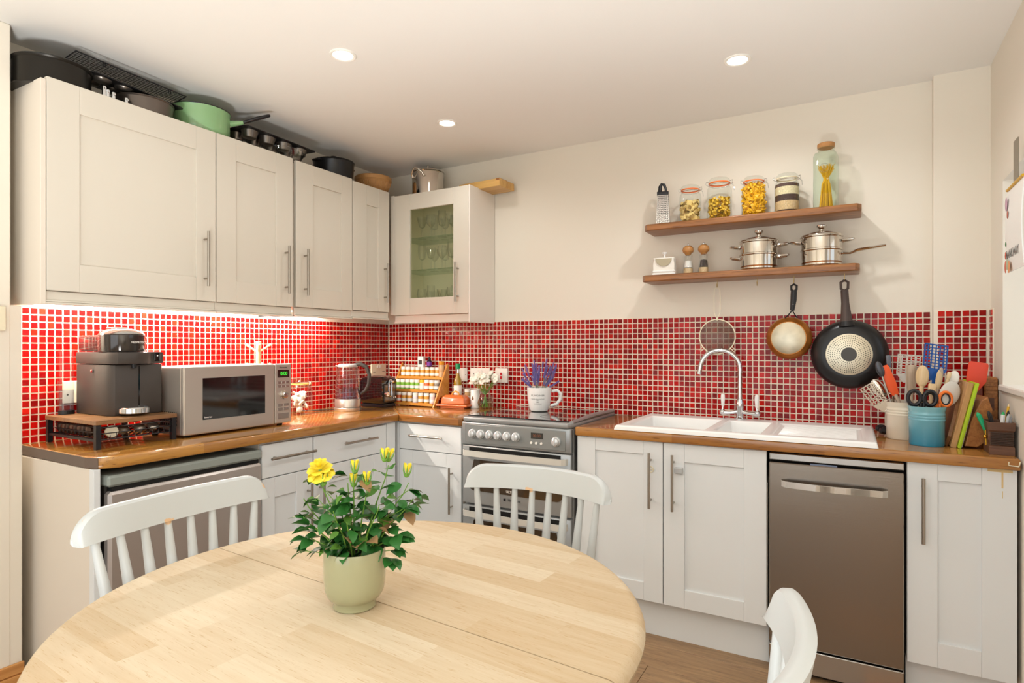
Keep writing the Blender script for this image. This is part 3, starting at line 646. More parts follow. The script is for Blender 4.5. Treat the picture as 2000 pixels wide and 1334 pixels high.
for s_ in (-1, 1):
    h = MB().tube([(0, 0, .04), (s_*.04, -.01, .032), (s_*.082, -.012, .03)], [.012, .008, .0125], 12).sph((s_*.082, -.012, .034), .0155).tube([(s_*.082, -.012, .04), (s_*.08, -.012, .062)], [.007, .005], 10).out('valve_arm', M_chrome, tp)
    lab(MB().at((s_*.08, -.012, .06)).lathe([(.005, 0), (.0075, .006), (.0105, .045), (.0095, .06), (.004, .066), (0, .066)], 16).out('lever', M_ceram, h), 'white ceramic lever')

# ------------------------------------------------------------------ wall shelves with hooks
def wshelf(label, x0, x1, z0, hooks=()):
    t = thing('wall_shelf', label, 'shelf', (x0, 0, z0)); L_ = x1-x0
    MB().prism([(0, 0), (0, -.165), (.018, -.188), (L_-.018, -.188), (L_, -.165), (L_, 0)], 0, .035, .006, 3).out('shelf_board', M_shelf, t)
    for hx, hy in hooks:
        a = [(hx-x0, hy, 0), (hx-x0, hy, -.012)]+[(hx-x0, hy-.007+.007*math.cos(q), -.026+.014*-math.sin(q)*1.0) for q in [PI*i/8 for i in range(9)]]+[(hx-x0, hy-.014, -.02)]
        MB().tube(a, .0014, 6).out('hook', P('brass_hook', '#A88F5A', .3, 1), t)
    return t
wshelf('upper walnut wall shelf holding pasta jars', 1.917, 2.91, 1.904)
wshelf('lower walnut wall shelf with pan hooks underneath', 1.905, 2.903, 1.637, ((2.275, -.1), (2.465, -.1), (2.63, -.1), (2.842, -.1)))
# ------------------------------------------------------------------ things on the wall shelves
ZU, ZL = 1.9395, 1.6725
t = thing('box_grater', 'steel box grater with black handle at the left end of the upper shelf', 'grater', (1.995, -.1, ZU), .25)
m = MB(); a, b_, h = .037, .022, .165
for (zz0, zz1) in ((0, h),):
    lo = [m.v((x, y, 0)) for x, y in ((-a, -.026), (a, -.026), (a, .026), (-a, .026))]; hi = [m.v((x*.72, y*.7, h)) for x, y in ((-a, -.026), (a, -.026), (a, .026), (-a, .026))]
    for i in range(4): m.f([lo[i], lo[(i+1) % 4], hi[(i+1) % 4], hi[i]])
    m.f(hi)
m.out('grater_body', M_steelh, t, smooth=False)
m = MB()
for j in range(15):
    for i in range(7):
        z = .012+.0102*j; x = (-.027+.009*i)*(1-.28*z/h); m.sph((x, -.0262*(1-.3*z/h), z), .0022, (1, .6, 1), 6)
o = m.out('grating_teeth', M_dark, t); o['kind'] = 'stuff'
m = MB()
for j in range(12): z = .014+.0125*j; m.box(a*(1-.28*z/h)-.0005, a*(1-.28*z/h)+.002, -.018*(1-.3*z/h), .018*(1-.3*z/h), z, z+.004)
m.out('slicing_slots', M_dark, t, smooth=False)['kind'] = 'stuff'
MB().prism([(-.030, -.021), (.030, -.021), (.030, .021), (-.030, .021)], h-.004, h+.016, .004).tube([(-.016, 0, h+.012), (-.014, 0, h+.045), (-.006, 0, h+.058), (.007, 0, h+.054), (.014, 0, h+.036), (.018, 0, h+.01)], [.011, .009, .008, .008, .0065, .008], 10).out('handle', M_black, t)
def fill_tubes(n, R_, z0, z1, r, L_, mat, parent, hollow=True, name='pasta', seed=1):
    q = random.Random(seed); m = MB()
    for k in range(n):
        a = q.uniform(0, 2*PI); rr = R_*math.sqrt(q.uniform(.3, 1)); c = (rr*math.cos(a), rr*math.sin(a), q.uniform(z0, z1)); m.at(c, (q.uniform(0, PI), q.uniform(0, PI), q.uniform(0, PI)))
        if hollow: m.tube([(0, 0, -L_/2), (0, 0, L_/2)], r, 8, cap=False); m.tube([(0, 0, -L_/2), (0, 0, L_/2)], r*.7, 8, cap=False); 
        else: m.tube([(0, 0, -L_/2), (r*.6, 0, 0), (0, 0, L_/2)], r, 5)
    o = m.out(name, mat, parent); o['kind'] = 'stuff'; return o
PY = P('pasta_yellow', '#E3B93A', .5); PP = P('pasta_pale', '#E2C47C', .5); PD = P('pasta_deep', '#E8B21A', .5); RU = P('seal_rubber', '#E2702C', .5); RUc = P('seal_cream', '#E6D8B8', .5)
def clipjar(label, x, y, z, r, h, seal, round_=0, sc=1):
    t = thing('clip_jar', label, 'jar', (x, y, z), .1)
    n = 32; m = MB()
    prof = [(0, .002), (r*.9, .002), (r, .012), (r, h*.68), (r*.95, h*.76), (r*.8, h*.82), (r*.8, h*.86)]
    X = m.X
    m.lathe([(a, b) for a, b in prof], n); m.out('jar_glass', M_glass, t)
    s = MB().lathe([(r*.8, h*.865), (r*.86, h*.87), (r*.86, h*.895), (r*.8, h*.9)], n).out('rubber_seal', seal, t)
    MB().lathe([(r*.84, h*.9), (r*.86, h*.915), (r*.84, h*.96), (r*.7, h), (0, h)], n).out('glass_lid', M_glass, t)
    m = MB().tube(arc((0, 0, h*.84), r*.83, 0, 2*PI, 24)[:-1], .0013, 5, closed=True)
    for s_ in (-1, 1): m.tube([(s_*r*.83, 0, h*.84), (s_*r*1.08, -.004, h*.88), (s_*r*1.04, 0, h*.95), (s_*r*.84, 0, h*.93)], .0014, 5)
    m.tube([(r*.85, 0, h*.9), (r*1.15, -.01, h*.8), (r*1.2, -.012, h*.68)], .0014, 5); m.out('wire_clip', M_chrome, t)
    return t
t = clipjar('small clip jar of fat pale pasta tubes beside the grater', 2.139, -.1, ZU, .055, .194, RU); fill_tubes(150, .042, .012, .108, .009, .024, PP, t, seed=2)
t = clipjar('taller clip jar of short yellow pasta, second jar from the left', 2.284, -.1, ZU, .061, .212, RU); fill_tubes(300, .05, .012, .11, .0065, .011, PY, t, seed=3)
t = clipjar('clip jar filled to the neck with deep yellow pasta twists', 2.448, -.1, ZU, .057, .196, RU); fill_tubes(420, .047, .012, .148, .0058, .03, PD, t, False, seed=4); fill_tubes(40, .033, .145, .165, .005, .024, PD, t, False, seed=5, name='pasta_top')
t = clipjar('clip jar of layered rice and dark beans with a cream seal', 2.599, -.1, ZU, .056, .19, RUc)
for i, (z0, z1, mt, nm) in enumerate(((.004, .012, '#4A3428', 'beans'), (.012, .055, '#CDB084', 'grain'), (.055, .085, '#4A3630', 'beans'), (.085, .123, '#DCC9A4', 'rice'), (.123, .138, '#55403A', 'beans'))):
    MB().lathe([(0, z0), (.0525, z0), (.0525, z1), (0, z1+.002)], 32).out(nm, P('layer', mt, .8, bump=1, bscale=260, vary=.5, vscale=260), t)
t = thing('spaghetti_jar', 'tall square glass jar of spaghetti with cork lid on the upper shelf', 'jar', (2.766, -.1, ZU), -.12)
m = MB(); rings = []
for s_, z in ((.046, .0), (.05, .01), (.05, .245), (.044, .262), (.034, .27), (.034, .282), (.038, .284), (.038, .29)):
    ring = []
    for i in range(32):
        a = 2*PI*i/32; cx, cy = math.cos(a), math.sin(a); e = .35 if s_ > .04 else 1; ring.append(m.v((s_*math.copysign(abs(cx)**e, cx), s_*math.copysign(abs(cy)**e, cy), z)))
    rings.append(ring)
for a, b in zip(rings, rings[1:]):
    for i in range(32): m.f([a[i], a[(i+1) % 32], b[(i+1) % 32], b[i]])
m.f(rings[0][::-1]); m.out('jar_glass', glass('jar_green_glass', '#F4FBF5', 1.2), t)
MB().lathe([(0, .288), (.034, .288), (.037, .292), (.037, .308), (.033, .311), (0, .311)], 28).out('cork_lid', M_cork, t)
m = MB().tube([(.02*math.cos(a), -.0525, .185+.02*math.sin(a)) for a in [2*PI*i/24 for i in range(24)]], .0018, 6, closed=True)
for i in range(6): a = PI*i/3; m.tube([(0, -.052, .185), (.013*math.cos(a), -.052, .185+.013*math.sin(a))], .0016, 5)
lab(m.out('embossed_seal', M_crystal, t), 'round embossed glass seal with rosette')
q = random.Random(9); m = MB()
for k in range(150):
    a, r1 = q.uniform(0, 2*PI), .03*math.sqrt(q.random()); b = a+PI*.8+q.uniform(-.3, .3); r2 = .036*math.sqrt(q.random())
    m.tube([(r1*math.cos(a), r1*math.sin(a), .006), (r1*.6*math.cos(a), r1*.6*math.sin(a), .12), (r2*math.cos(b), r2*math.sin(b), .2+q.uniform(-.012, .012))], .0012, 4)
m.out('spaghetti', PD, t)['kind'] = 'stuff'
# lower shelf
t = thing('ceramic_cellar', 'white ceramic holder with dark rounded opening and knobbed lid, left on the lower shelf', 'holder', (2.005, -.1, ZL), .1)
m = MB().at((0, .032, 0), (PI/2, 0, 0)).prism([(-.058, 0), (.058, 0), (.054, .02), (.05, .055), (.055, .088), (.052, .095), (-.052, .095), (-.055, .088), (-.05, .055), (-.054, .02)], 0, .064, .005); m.out('holder_body', P('stoneware_white', '#EEE9DF', .35), t)
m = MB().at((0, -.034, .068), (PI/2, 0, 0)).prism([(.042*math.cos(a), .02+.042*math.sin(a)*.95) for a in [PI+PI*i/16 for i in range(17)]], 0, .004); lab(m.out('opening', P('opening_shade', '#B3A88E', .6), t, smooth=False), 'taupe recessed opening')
MB().box(-.06, .06, -.038, -.031, .002, .012, .002).box(-.058, .058, -.037, -.031, .018, .026, .002).out('rim', M_ceram, t, smooth=False)
MB().at((0, 0, .095)).lathe([(.004, 0), (.004, .018), (.012, .024), (.014, .03), (0, .032)], 16).out('lid_knob', M_ceram, t)
for x, l, c in ((2.128, 'left glass mill with wooden cap and pale salt', '#EDEAE4'), (2.207, 'right glass mill with wooden cap and dark peppercorns', '#3A2E28')):
    t = thing('spice_mill', l, 'mill', (x, -.1, ZL))
    MB().lathe([(.026, .0), (.028, .003), (.028, .02), (.026, .03), (.024, .05), (.02, .068), (.02, .088), (.0225, .1)], 24).out('mill_glass', M_crystal, t)
    lab(MB().lathe([(0, .004), (.024, .004), (.024, .032), (0, .033)], 20).out('base_core', M_lightwood, t), 'pale wooden core'); MB().lathe([(0, .034), (.021, .036), (.017, .07), (0, .075)], 16).out('contents', P('contents', c, .8, bump=.8, bscale=300), t)
    MB().lathe([(.013, .1), (.016, .108), (.026, .116), (.029, .126), (.026, .14), (.014, .15), (0, .151)], 24).out('wooden_cap', P('beech_cap', '#B5814A', .45), t)
    MB().at((0, 0, .151)).lathe([(.004, 0), (.004, .006), (.006, .01), (0, .013)], 12).out('nut', M_chrome, t)
def steampot(label, x, long_):
    r = .088; t = thing('steamer_pot', label, 'pot', (x, -.1, ZL))
    MB().lathe([(0, 0), (r*.9, 0), (r*.96, .006), (r*.97, .07), (r*1.03, .074), (r*1.03, .079), (r*.95, .08)], 40).out('pan_body', M_polish, t)
    MB().lathe([(r*.95, .08), (r*.98, .082), (r*.98, .132), (r*1.04, .136), (r*1.04, .14), (r*.95, .14)], 40).out('steamer_tier', M_polish, t)
    l = MB().lathe([(r*1.02, .141), (r*1.0, .146), (r*.85, .152), (r*.5, .163), (r*.2, .168), (0, .169)], 40).out('lid', M_polish, t)
    MB().at((0, 0, .168)).lathe([(.009, 0), (.009, .008), (.021, .02), (.022, .026), (.018, .029), (0, .029)], 20).out('lid_knob', M_polish, l)
    def ear(s_, z): MB().tube([(s_*r*.97, -.02, z), (s_*(r+.018), -.021, z+.004), (s_*(r+.04), -.012, z+.007), (s_*(r+.044), 0, z+.008), (s_*(r+.04), .012, z+.007), (s_*(r+.018), .021, z+.004), (s_*r*.97, .02, z)], .006, 8).out('side_handle', M_polish, t)
    ear(-1, .115); ear(1, .115)
    if long_: MB().tube([(r*.97, -.0, .058), (r+.03, 0, .056), (r+.06, 0, .068), (r+.17, 0, .082)], [.010, .009, .013, .010], 8, flat=.6).out('long_handle', M_polish, t)
    else: ear(-1, .06); ear(1, .06)
    lab(MB().lathe([(0, -.0005+.001), (r*.9, .001), (r*.955, .006), (r*.967, .02)], 40).out('scorched_base', P('scorched', '#8A5630', .25, .9, vary=.4, vscale=30), t), 'brown heat-stained base'); return t
steampot('stainless steamer pot with two pairs of side handles, middle of the lower shelf', 2.472, False)
steampot('stainless steamer pan with a long handle, right end of the lower shelf', 2.747, True)
# hanging pans
t = thing('sieve', 'round wire mesh sieve hanging from the left hook', 'sieve', (2.275, -.107, 1.6))
MB().tube([(0, 0, -.002), (-.014, 0, -.012), (-.0155, 0, -.06), (-.0145, 0, -.13), (-.005, 0, -.155), (0, 0, -.165), (.005, 0, -.155), (.0145, 0, -.13), (.0155, 0, -.06), (.014, 0, -.012)], .0018, 6, closed=True).tube([(0, 0, -.155), (0, 0, -.17)], .004, 6).out('handle', M_cream, t)
MB().tube(arc((0, 0, -.253), .088, 0, 2*PI, 36, 'xz')[:-1], .0028, 6, closed=True).tube([(-.062, 0, -.31), (-.082, 0, -.33), (-.09, 0, -.322), (-.07, 0, -.303)], .002, 5).tube([(.062, 0, -.31), (.082, 0, -.33), (.09, 0, -.322), (.07, 0, -.303)], .002, 5).out('rim', M_cream, t)
m = MB(); n = 44
for k in range(-n//2+1, n//2):
    x = .088*k/(n/2); h_ = math.sqrt(max(0, .088**2-x*x))
    def yy(a, b): return -.045*max(0, 1-(a*a+b*b)/.088**2)**.7+.0
    if h_ > .01:
        P1 = [(x, -yy(x, -h_+2*h_*i/6)*0.9, -.253-h_+2*h_*i/6) for i in range(7)]; m.tube(P1, .0008, 3, cap=False)
        P2 = [(-h_+2*h_*i/6, -yy(x, -h_+2*h_*i/6)*.9, -.253+x) for i in range(7)]; m.tube(P2, .0008, 3, cap=False)
m.out('mesh_bowl', M_handle, t)['kind'] = 'stuff'
def hangpan(label, loc, handle, center, r, deep, basemat, bodymat, disc, holes, rot=0):
    t = thing('frying_pan', label, 'pan', loc)
    m = MB().at((center[0], 0, center[1]), (PI/2, 0, 0)); m.lathe([(r, -deep), (r*1.01, -deep+.002), (r*.99, -deep*.7), (r*.9, -deep*.25), (r*.78, -.001), (disc*1.04, 0), (0, 0)], 56)
    m.lathe([(r, -deep), (r*.97, -deep), (r*.94, -deep*.6), (r*.75, -.006), (0, -.006)], 56); m.out('pan_body', bodymat, t)
    d = MB().at((center[0], -.0005, center[1]), (PI/2, 0, 0)).lathe([(disc, 0), (disc, .002), (disc*.97, .0028), (0, .0028)], 48).out('base_disc', basemat, t)
    if holes:
        m = MB()
        for k in range(6):
            rr = disc*(.42+.095*k); nn = int(2*PI*rr/.0085)
            for i in range(nn): a = 2*PI*(i+.5*(k % 2))/nn; m.at((center[0]+rr*math.cos(a), -.0036, center[1]+rr*math.sin(a)), (PI/2, 0, 0)).lathe([(.0021, 0), (.0021, .0006), (0, .0006)], 8)
        m.out('base_studs', M_non, d)['kind'] = 'stuff'
        MB().at((center[0], -.0034, center[1]), (PI/2, 0, 0)).lathe([(disc*.34, 0), (disc*.34, .001), (0, .001)], 30).out('centre_badge', P('badge_grey', '#4A4845', .5), d)
    return t
t = hangpan('small copper-brown frying pan hanging base out from the third hook', (2.63, -.112, 1.6), 0, (-.024, -.262), .102, .035, M_pansteel, P('copper_brown', '#A8692C', .25, .6, vary=.5, vscale=22), .076, False)
MB().tube([(0, .004, -.004), (-.012, .004, -.012), (-.011, .004, -.03), (0, .004, -.037), (.011, .004, -.03), (.012, .004, -.012)], .0055, 8, closed=True).tube([(0, .004, -.034), (-.002, .004, -.08), (-.008, .006, -.13)], [.0135, .014, .010], 10, flat=.7).out('handle', M_black, t)
MB().tube([(-.008, .006, -.128), (-.024, .008, -.15), (-.04, .006, -.166)], .003, 6).tube([(-.008, .006, -.128), (.004, .008, -.15), (.014, .006, -.166)], .003, 6).out('handle_bracket', M_non, t)
MB().sph((-.003, -.007, -.1), .003).out('rivet', M_chrome, t)
t = hangpan('large black frying pan with dotted steel base hanging from the right hook', (2.842, -.115, 1.6), 0, (.018, -.339), .158, .045, P('induction_base', '#C9BFA9', .3, .9, vary=.2, vscale=15), M_non, .095, True)
dw = wood('pan_handle_wood', '#2C211E', '#5A4840', 'z', None, .5)
MB().tube([(0, .006, .004), (-.015, .006, -.006), (-.014, .006, -.036), (0, .006, -.045), (.014, .006, -.036), (.015, .006, -.006)], .006, 8, closed=True).tube([(0, .006, -.042), (.003, .008, -.1), (.006, .010, -.15), (.008, .012, -.19)], [.016, .0165, .021, .026], 12, flat=.5).out('handle', dw, t)
MB().tube([(.008, .012, -.185), (.01, .01, -.21)], [.0255, .034], 12, flat=.5).out('handle_collar', M_non, t)

# ------------------------------------------------------------------ things on top of the wall cabinets
ZT, ZTc = 2.281, 2.2605
t = thing('springform_tin', 'large black round cake tin at the left end on top of the wall cabinets', 'cake tin', (.148, -2.125, ZT))
MB().lathe([(0, 0), (.132, 0), (.134, .004), (.126, .006), (.126, .098), (.131, .103), (.133, .108), (.129, .112), (.124, .108), (.124, .01), (0, .008)], 48).out('tin_body', P('tin_charcoal', '#2A2723', .32, .6), t)
t = thing('cooling_rack', 'black wire cooling rack tilted on the baking tins', 'rack', (.13, -1.86, 2.432), 0, rot=(-.035, -.13, .02))
m = MB(); lx, ly = .105, .225
m.tube([(-lx, -ly, 0), (lx, -ly, 0), (lx, ly, 0), (-lx, ly, 0)], .003, 6, closed=True)
for k in range(1, 14): x = -lx+2*lx*k/14; m.tube([(x, -ly, 0), (x, ly, 0)], .0011, 4)
for k in range(1, 34): y = -ly+2*ly*k/34; m.tube([(-lx, y, .0015), (lx, y, .0015)], .0011, 4)
m.out('wire_grid', M_blackm, t)
m = MB()
for (x, y) in ((-.09, -.12), (.1, -.12), (-.09, .15), (.1, .15)): m.tube([(x, y-.004, 0), (x, y-.004, -.016), (x, y+.004, -.016), (x, y+.004, 0)], .0022, 5)
m.out('wire_feet', M_blackm, t)
def cuptray(name, label, loc, rot, nx, ny, pitch, r, dp, cups=True):
    t = thing(name, label, 'baking tin', loc, 0, rot=rot); hx, hy = nx*pitch/2+.014, ny*pitch/2+.014
    m = MB().prism([(hx-.02+.02*math.cos(a), hy-.02+.02*math.sin(a)) for a in (0, .8, 1.57)]+[(-hx+.02-.02*math.sin(a), hy-.02+.02*math.cos(a)) for a in (0, .8, 1.57)]+[(-hx+.02-.02*math.cos(a), -hy+.02-.02*math.sin(a)) for a in (0, .8, 1.57)]+[(hx-.02+.02*math.sin(a), -hy+.02-.02*math.cos(a)) for a in (0, .8, 1.57)], -.0018, .0018); m.out('tray_plate', M_blackm, t, smooth=False)
    for i in range(nx):
        for j in range(ny): MB().lathe([(r, 0), (r*.98, -.004), (r*.78, -dp), (r*.7, -dp-.002), (0, -dp-.002)], 20).out('cup', P('tin_cup', '#6E665F', .3, .8), t, ((i-(nx-1)/2)*pitch, (j-(ny-1)/2)*pitch, 0))
    return t
cuptray('bun_tray', 'black shallow bun tray under the cooling rack', (.15, -1.84, 2.395), (-.05, .12, .02), 2, 4, .088, .037, .014)
t = thing('cake_tin', 'low grey metal cake tin standing below the bun tray', 'cake tin', (.17, -1.79, ZT))
MB().lathe([(0, 0), (.112, 0), (.116, .075), (.12, .079), (.119, .082), (.114, .08), (.11, .004), (0, .004)], 48).out('tin_body', P('tin_grey', '#6A625C', .3, .8), t)
q = random.Random(4)
for k, (y, hh, l) in enumerate(((-1.985, .068, 'tallest of the small metal cutters between the cake tins'), (-1.972, .058, 'flat-topped metal cutter between the cake tins'), (-1.95, .055, 'small metal cutter in the middle of the row'), (-1.90, .05, 'metal piping nozzle nearest the grey tin'))):
    t = MB().at((.245, y, ZT)).lathe([(.008, 0), (.008, hh), (.006, hh), (.006, 0)], 10).box(-.004, .012, -.003, .003, hh-.012, hh-.006).out('metal_cutter', M_chrome, None); tag(t, l, 'cutter', 'metal cutters between the cake tins')
t = thing('green_saucepan', 'mint green enamel saucepan with black handle on top of the wall cabinets', 'saucepan', (.152, -1.515, ZT))
MB().lathe([(0, 0), (.105, 0), (.122, .014), (.13, .05), (.131, .13), (.134, .137), (.131, .141), (.127, .137), (.125, .02), (0, .008)], 56).out('pan_body', M_green, t)
MB().lathe([(.1335, .1365), (.135, .14), (.131, .143), (.1285, .14)], 56).out('rim', M_blackm, t)
MB().tube([(.075, .105, .105), (.105, .14, .115), (.115, .15, .118)], [.016, .0105, .009], 12).out('handle_socket', M_green, t); MB().tube([(.11, .147, .117), (.16, .195, .145), (.195, .235, .165), (.2, .24, .168)], [.009, .0115, .0095, .005], 12, flat=.8).out('handle', M_black, t)
cuptray('muffin_tin', 'black deep muffin tin resting over the glass bowl', (.148, -1.122, 2.397), (-.02, .05, 0), 2, 4, .105, .042, .036)
t = thing('glass_bowl', 'clear glass bowl below the muffin tin', 'bowl', (.16, -1.06, ZT))
MB().lathe([(0, .003), (.06, .003), (.1, .026), (.121, .06), (.126, .074), (.124, .076), (.117, .06), (.096, .034), (.058, .008), (0, .008)], 48).out('bowl_body', M_crystal, t)
t = thing('lidded_pan', 'black lidded saucepan on top of the wall cabinets', 'saucepan', (.165, -.675, ZT))
MB().lathe([(0, 0), (.105, 0), (.112, .006), (.118, .108), (.121, .112), (.12, .116)], 48).out('pan_body', M_non, t)
l = MB().lathe([(.122, .117), (.12, .121), (.08, .129), (0, .134)], 48).out('lid', M_non, t); MB().at((0, 0, .133)).lathe([(.012, 0), (.012, .008), (.022, .016), (.02, .022), (0, .023)], 20).out('lid_knob', M_black, l)
for s_ in (-1, 1): MB().box(-.03, .03, s_*.112-.0+(0 if s_ > 0 else -.035), s_*.112+(.035 if s_ > 0 else 0), .098, .11, .005).out('side_handle', M_non, t)
t = thing('mixing_bowl', 'tan stoneware mixing bowl between the black pan and the steel stockpot', 'bowl', (.155, -.325, ZT-.01))
MB().lathe([(0, 0), (.05, 0), (.062, .006), (.095, .055), (.104, .08), (.108, .083), (.108, .102), (.103, .106), (.098, .1), (.09, .06), (.05, .012), (0, .01)], 48).out('bowl_body', M_bowl, t)
m = MB()
for k in range(18):
    a = 2*PI*k/18; c, s_ = math.cos(a), math.sin(a)
    def bp(da, z, r_): return (r_*math.cos(a+da), r_*math.sin(a+da), z)
    m.tube([bp(-.13, .075, .1025), bp(-.12, .045, .0905), bp(0, .025, .078), bp(.12, .045, .0905), bp(.13, .075, .1025)], .0016, 5); m.tube([bp(0, .07, .101), bp(0, .045, .0895)], .003, 5)
lab(m.out('moulded_pattern', M_bowl, t), 'raised arched pattern')
t.scale = (1.1, 1.1, 1.18)
t = thing('stockpot', 'stainless stockpot with lid on top of the glazed corner cabinet', 'pot', (.47, -.155, ZTc))
MB().lathe([(0, 0), (.096, 0), (.102, .006), (.102, .155), (.106, .159), (.104, .162)], 48).out('pot_body', M_polish, t)
l = MB().lathe([(.107, .162), (.106, .168), (.08, .178), (.03, .186), (0, .187)], 48).out('lid', M_polish, t); MB().at((0, 0, .186)).lathe([(.004, 0), (.004, .01), (.006, .016), (.005, .028), (0, .029)], 14).out('lid_knob', M_polish, l)
MB().tube([(-.045, -.098, .12), (-.043, -.112, .135), (-.02, -.128, .16), (0, -.132, .167), (.02, -.128, .16), (.043, -.112, .135), (.045, -.098, .12)], .0055, 10).sph((-.045, -.1, .122), .01).sph((.045, -.1, .122), .01).out('side_handle', M_polish, t)
t = thing('bamboo_board', 'bamboo chopping board overhanging the right edge of the glazed cabinet', 'board', (.86, -.1, ZTc), -.05)
MB().box(-.12, .185, -.09, .075, 0, .046, .003).out('board_body', M_bamboo, t, smooth=False); MB().box(.16, .183, -.0905, .0, .034, .0465, 0).out('hand_slot', M_oakblock, t, smooth=False)

# wine glasses in the glazed cabinet
def wineglass(loc, h, r, kind, label, grp):
    t = thing('wine_glass', label, 'glass', loc, group=grp)
    if kind == 0: pr = [(r*.9, .001), (r*.88, .003), (.004, .006), (.0035, h*.42), (.008, h*.46), (r*.85, h*.62), (r, h*.75), (r*.82, h)]
    elif kind == 1: pr = [(r*.9, .001), (.004, .005), (.0035, h*.4), (r*.6, h*.45), (r*.75, h*.7), (r*.7, h)]
    else: pr = [(r*.9, .001), (.005, .005), (.004, h*.5), (r*.6, h*.56), (r*1.15, h)]
    MB().lathe(pr, 20).out('bowl_and_stem', M_crystal, t)
k = 0
for zi, (z, nm) in enumerate(((1.518, 'bottom'), (1.786, 'middle'), (1.990, 'upper'))):
    i = 0
    for (x, y) in ((.45, -.19), (.53, -.2), (.61, -.19), (.69, -.2), (.77, -.19), (.49, -.11), (.57, -.1), (.65, -.11), (.73, -.1)):
        kind = (zi+i) % 3; front = i < 5
        wineglass((x, y, z), (.15, .17, .14)[kind], (.033, .034, .03)[kind], kind, '%s glass from the left, %s row, %s level of the glazed cabinet' % (ORD[i if front else i-5], 'front' if front else 'back', nm), 'glasses in the glazed cabinet'); i += 1
# ------------------------------------------------------------------ left worktop
WT = .9105
t = thing('coffee_stand', 'low black metal capsule drawer stand with rustic timber top under the coffee machine', 'stand', (.03, -2.1, WT))
SX, SY = .39, .31
lab(bx('top_board', wood('rustic_board', '#6E4A30', '#A47B50', 'y', (.4, .05), .3, dark='#4A2E1A'), t, 0, SX, 0, SY, .092, .108, .001), 'rustic timber top')
m = MB()
for x in (.002, SX-.02):
    for y in (.002, SY-.02): m.box(x, x+.018, y, y+.018, 0, .091)
m.box(.02, SX-.02, .005, .013, .028, .038).box(.02, SX-.02, SY-.013, SY-.005, .028, .038).box(.005, .013, .02, SY-.02, .028, .038); m.out('metal_frame', M_black, t, smooth=False)
m = MB()
for z in (.034, .058, .08): m.tube([(.03, .022, z), (SX-.008, .022, z), (SX-.004, .022+.01, z), (SX-.004, SY-.032, z), (SX-.008, SY-.022, z), (.03, SY-.022, z)], .002, 5)
for k in range(12): y = .03+(SY-.06)*k/11; m.tube([(.03, y, .034), (SX-.004, y, .034), (SX-.004, y, .05 if k % 2 else .058)], .0014, 4)
for k in range(12): x = .04+(SX-.06)*k/11; m.tube([(x, .022, .058), (x, .022, .034), (x, SY-.022, .034)], .0014, 4)
m.out('wire_drawer', M_black, t)
for k in range(8):
    tg = MB().at((.075+.032*k, -2.055, WT+.062), (PI/2, 0, .0)).lathe([(0, -.012), (.012, -.012), (.02, .004), (.021, .012), (.0215, .014), (.012, .02), (0, .021)], 18).out('coffee_capsule', P('capsule_brown', ('#3B2F2A', '#574238')[k % 2], .25, .7)); tag(tg, '%s capsule from the wall in the row inside the stand drawer' % ORD[k], 'capsule', 'capsules in the stand drawer')
tg = MB().at((.385, -2.03, WT+.059), (0, PI/2-.15, 0)).lathe([(0, 0), (.022, 0), (.0215, .006), (.024, .008), (.022, .011), (0, .0105)], 24).out('coffee_disc', P('foil_cream', '#E6DCC4', .3, .3)); tag(tg, 'cream-lidded capsule facing out at the front left of the wire drawer', 'capsule')
for k, y in enumerate((-1.965, -1.90, -1.845)):
    tg = MB().at((.34, y, WT+.052), (.2*k, .3, .4*k)).lathe([(0, -.012), (.013, -.012), (.02, .006), (.024, .008), (.018, .016), (0, .017)], 16).out('coffee_capsule', P('capsule_silver', '#B9B2A8', .25, .8)); tag(tg, 'loose silver capsule, %s from the left at the front of the wire drawer' % ORD[k], 'capsule', 'capsules in the stand drawer')
# coffee machine
t = thing('coffee_machine', 'dark grey capsule coffee machine with a chrome lid on the timber stand', 'coffee machine', (.055, -2.0, WT+.1085))
B = P('machine_graphite', '#423B37', .35); Bg = P('machine_gloss', '#37312E', .12, .3, coat=.5)
body = MB().prism([(0, .002), (.235, .002), (.262, .02), (.27, .06), (.27, .198), (.26, .207), (0, .207)], 0, .205, .004).out('body', B, t)
MB().prism([(0, .0), (.25, .0), (.285, .02), (.3, .07), (.295, .13), (.27, .16), (.272, .205), (.262, .21), (0, .21)], .207, .256, .005).out('head_band', B, t)
MB().box(.0, .2, .006, .15, .258, .325, .008, 3).out('rear_housing', Bg, t)
d = MB().at((.2, .078, .257)).lathe([(0, 0), (.082, 0), (.084, .004), (.084, .068), (.08, .073)], 48).out('lid_drum', Bg, t)
text('NESPRESSO', .0125, M_white, t, (.2855, .098, .295), (PI/2, 0, PI/2+.16))
MB().at((.2, .078, .33)).lathe([(.082, 0), (.077, .006), (.055, .018), (.03, .021), (0, .021)], 40).out('chrome_lid', M_chrome, t)
MB().box(.12, .2, .055, .1, .35, .358, .003).out('lid_lever', M_chrome, t, smooth=False)
lab(MB().box(.268, .2715, .105, .111, .03, .2).out('slot', M_blackg, t, smooth=False), 'black vertical slot')
MB().at((.275, .085, .19)).lathe([(0, 0), (.008, 0), (.01, .018), (0, .018)], 16).out('coffee_spout', M_black, t)
lab(MB().box(.271, .274, .168, .192, .218, .25, .003).out('button', M_blackg, t, smooth=False), 'glossy black brew button'); MB().at((.275, .18, .24), (0, PI/2, 0)).lathe([(.003, 0), (0, .001)], 12).out('indicator', M_white, t)
MB().at((.13, -.001, .18), (PI/2, 0, 0)).lathe([(.008, 0), (.008, .003), (0, .003)], 20).out('side_badge', M_chrome, t)
tr = MB().at((.285, .08, .008)).lathe([(0, 0), (.05, 0), (.056, .004), (.056, .022), (.052, .026), (.05, .02), (0, .02)], 36).out('drip_tray', M_chrome, t)
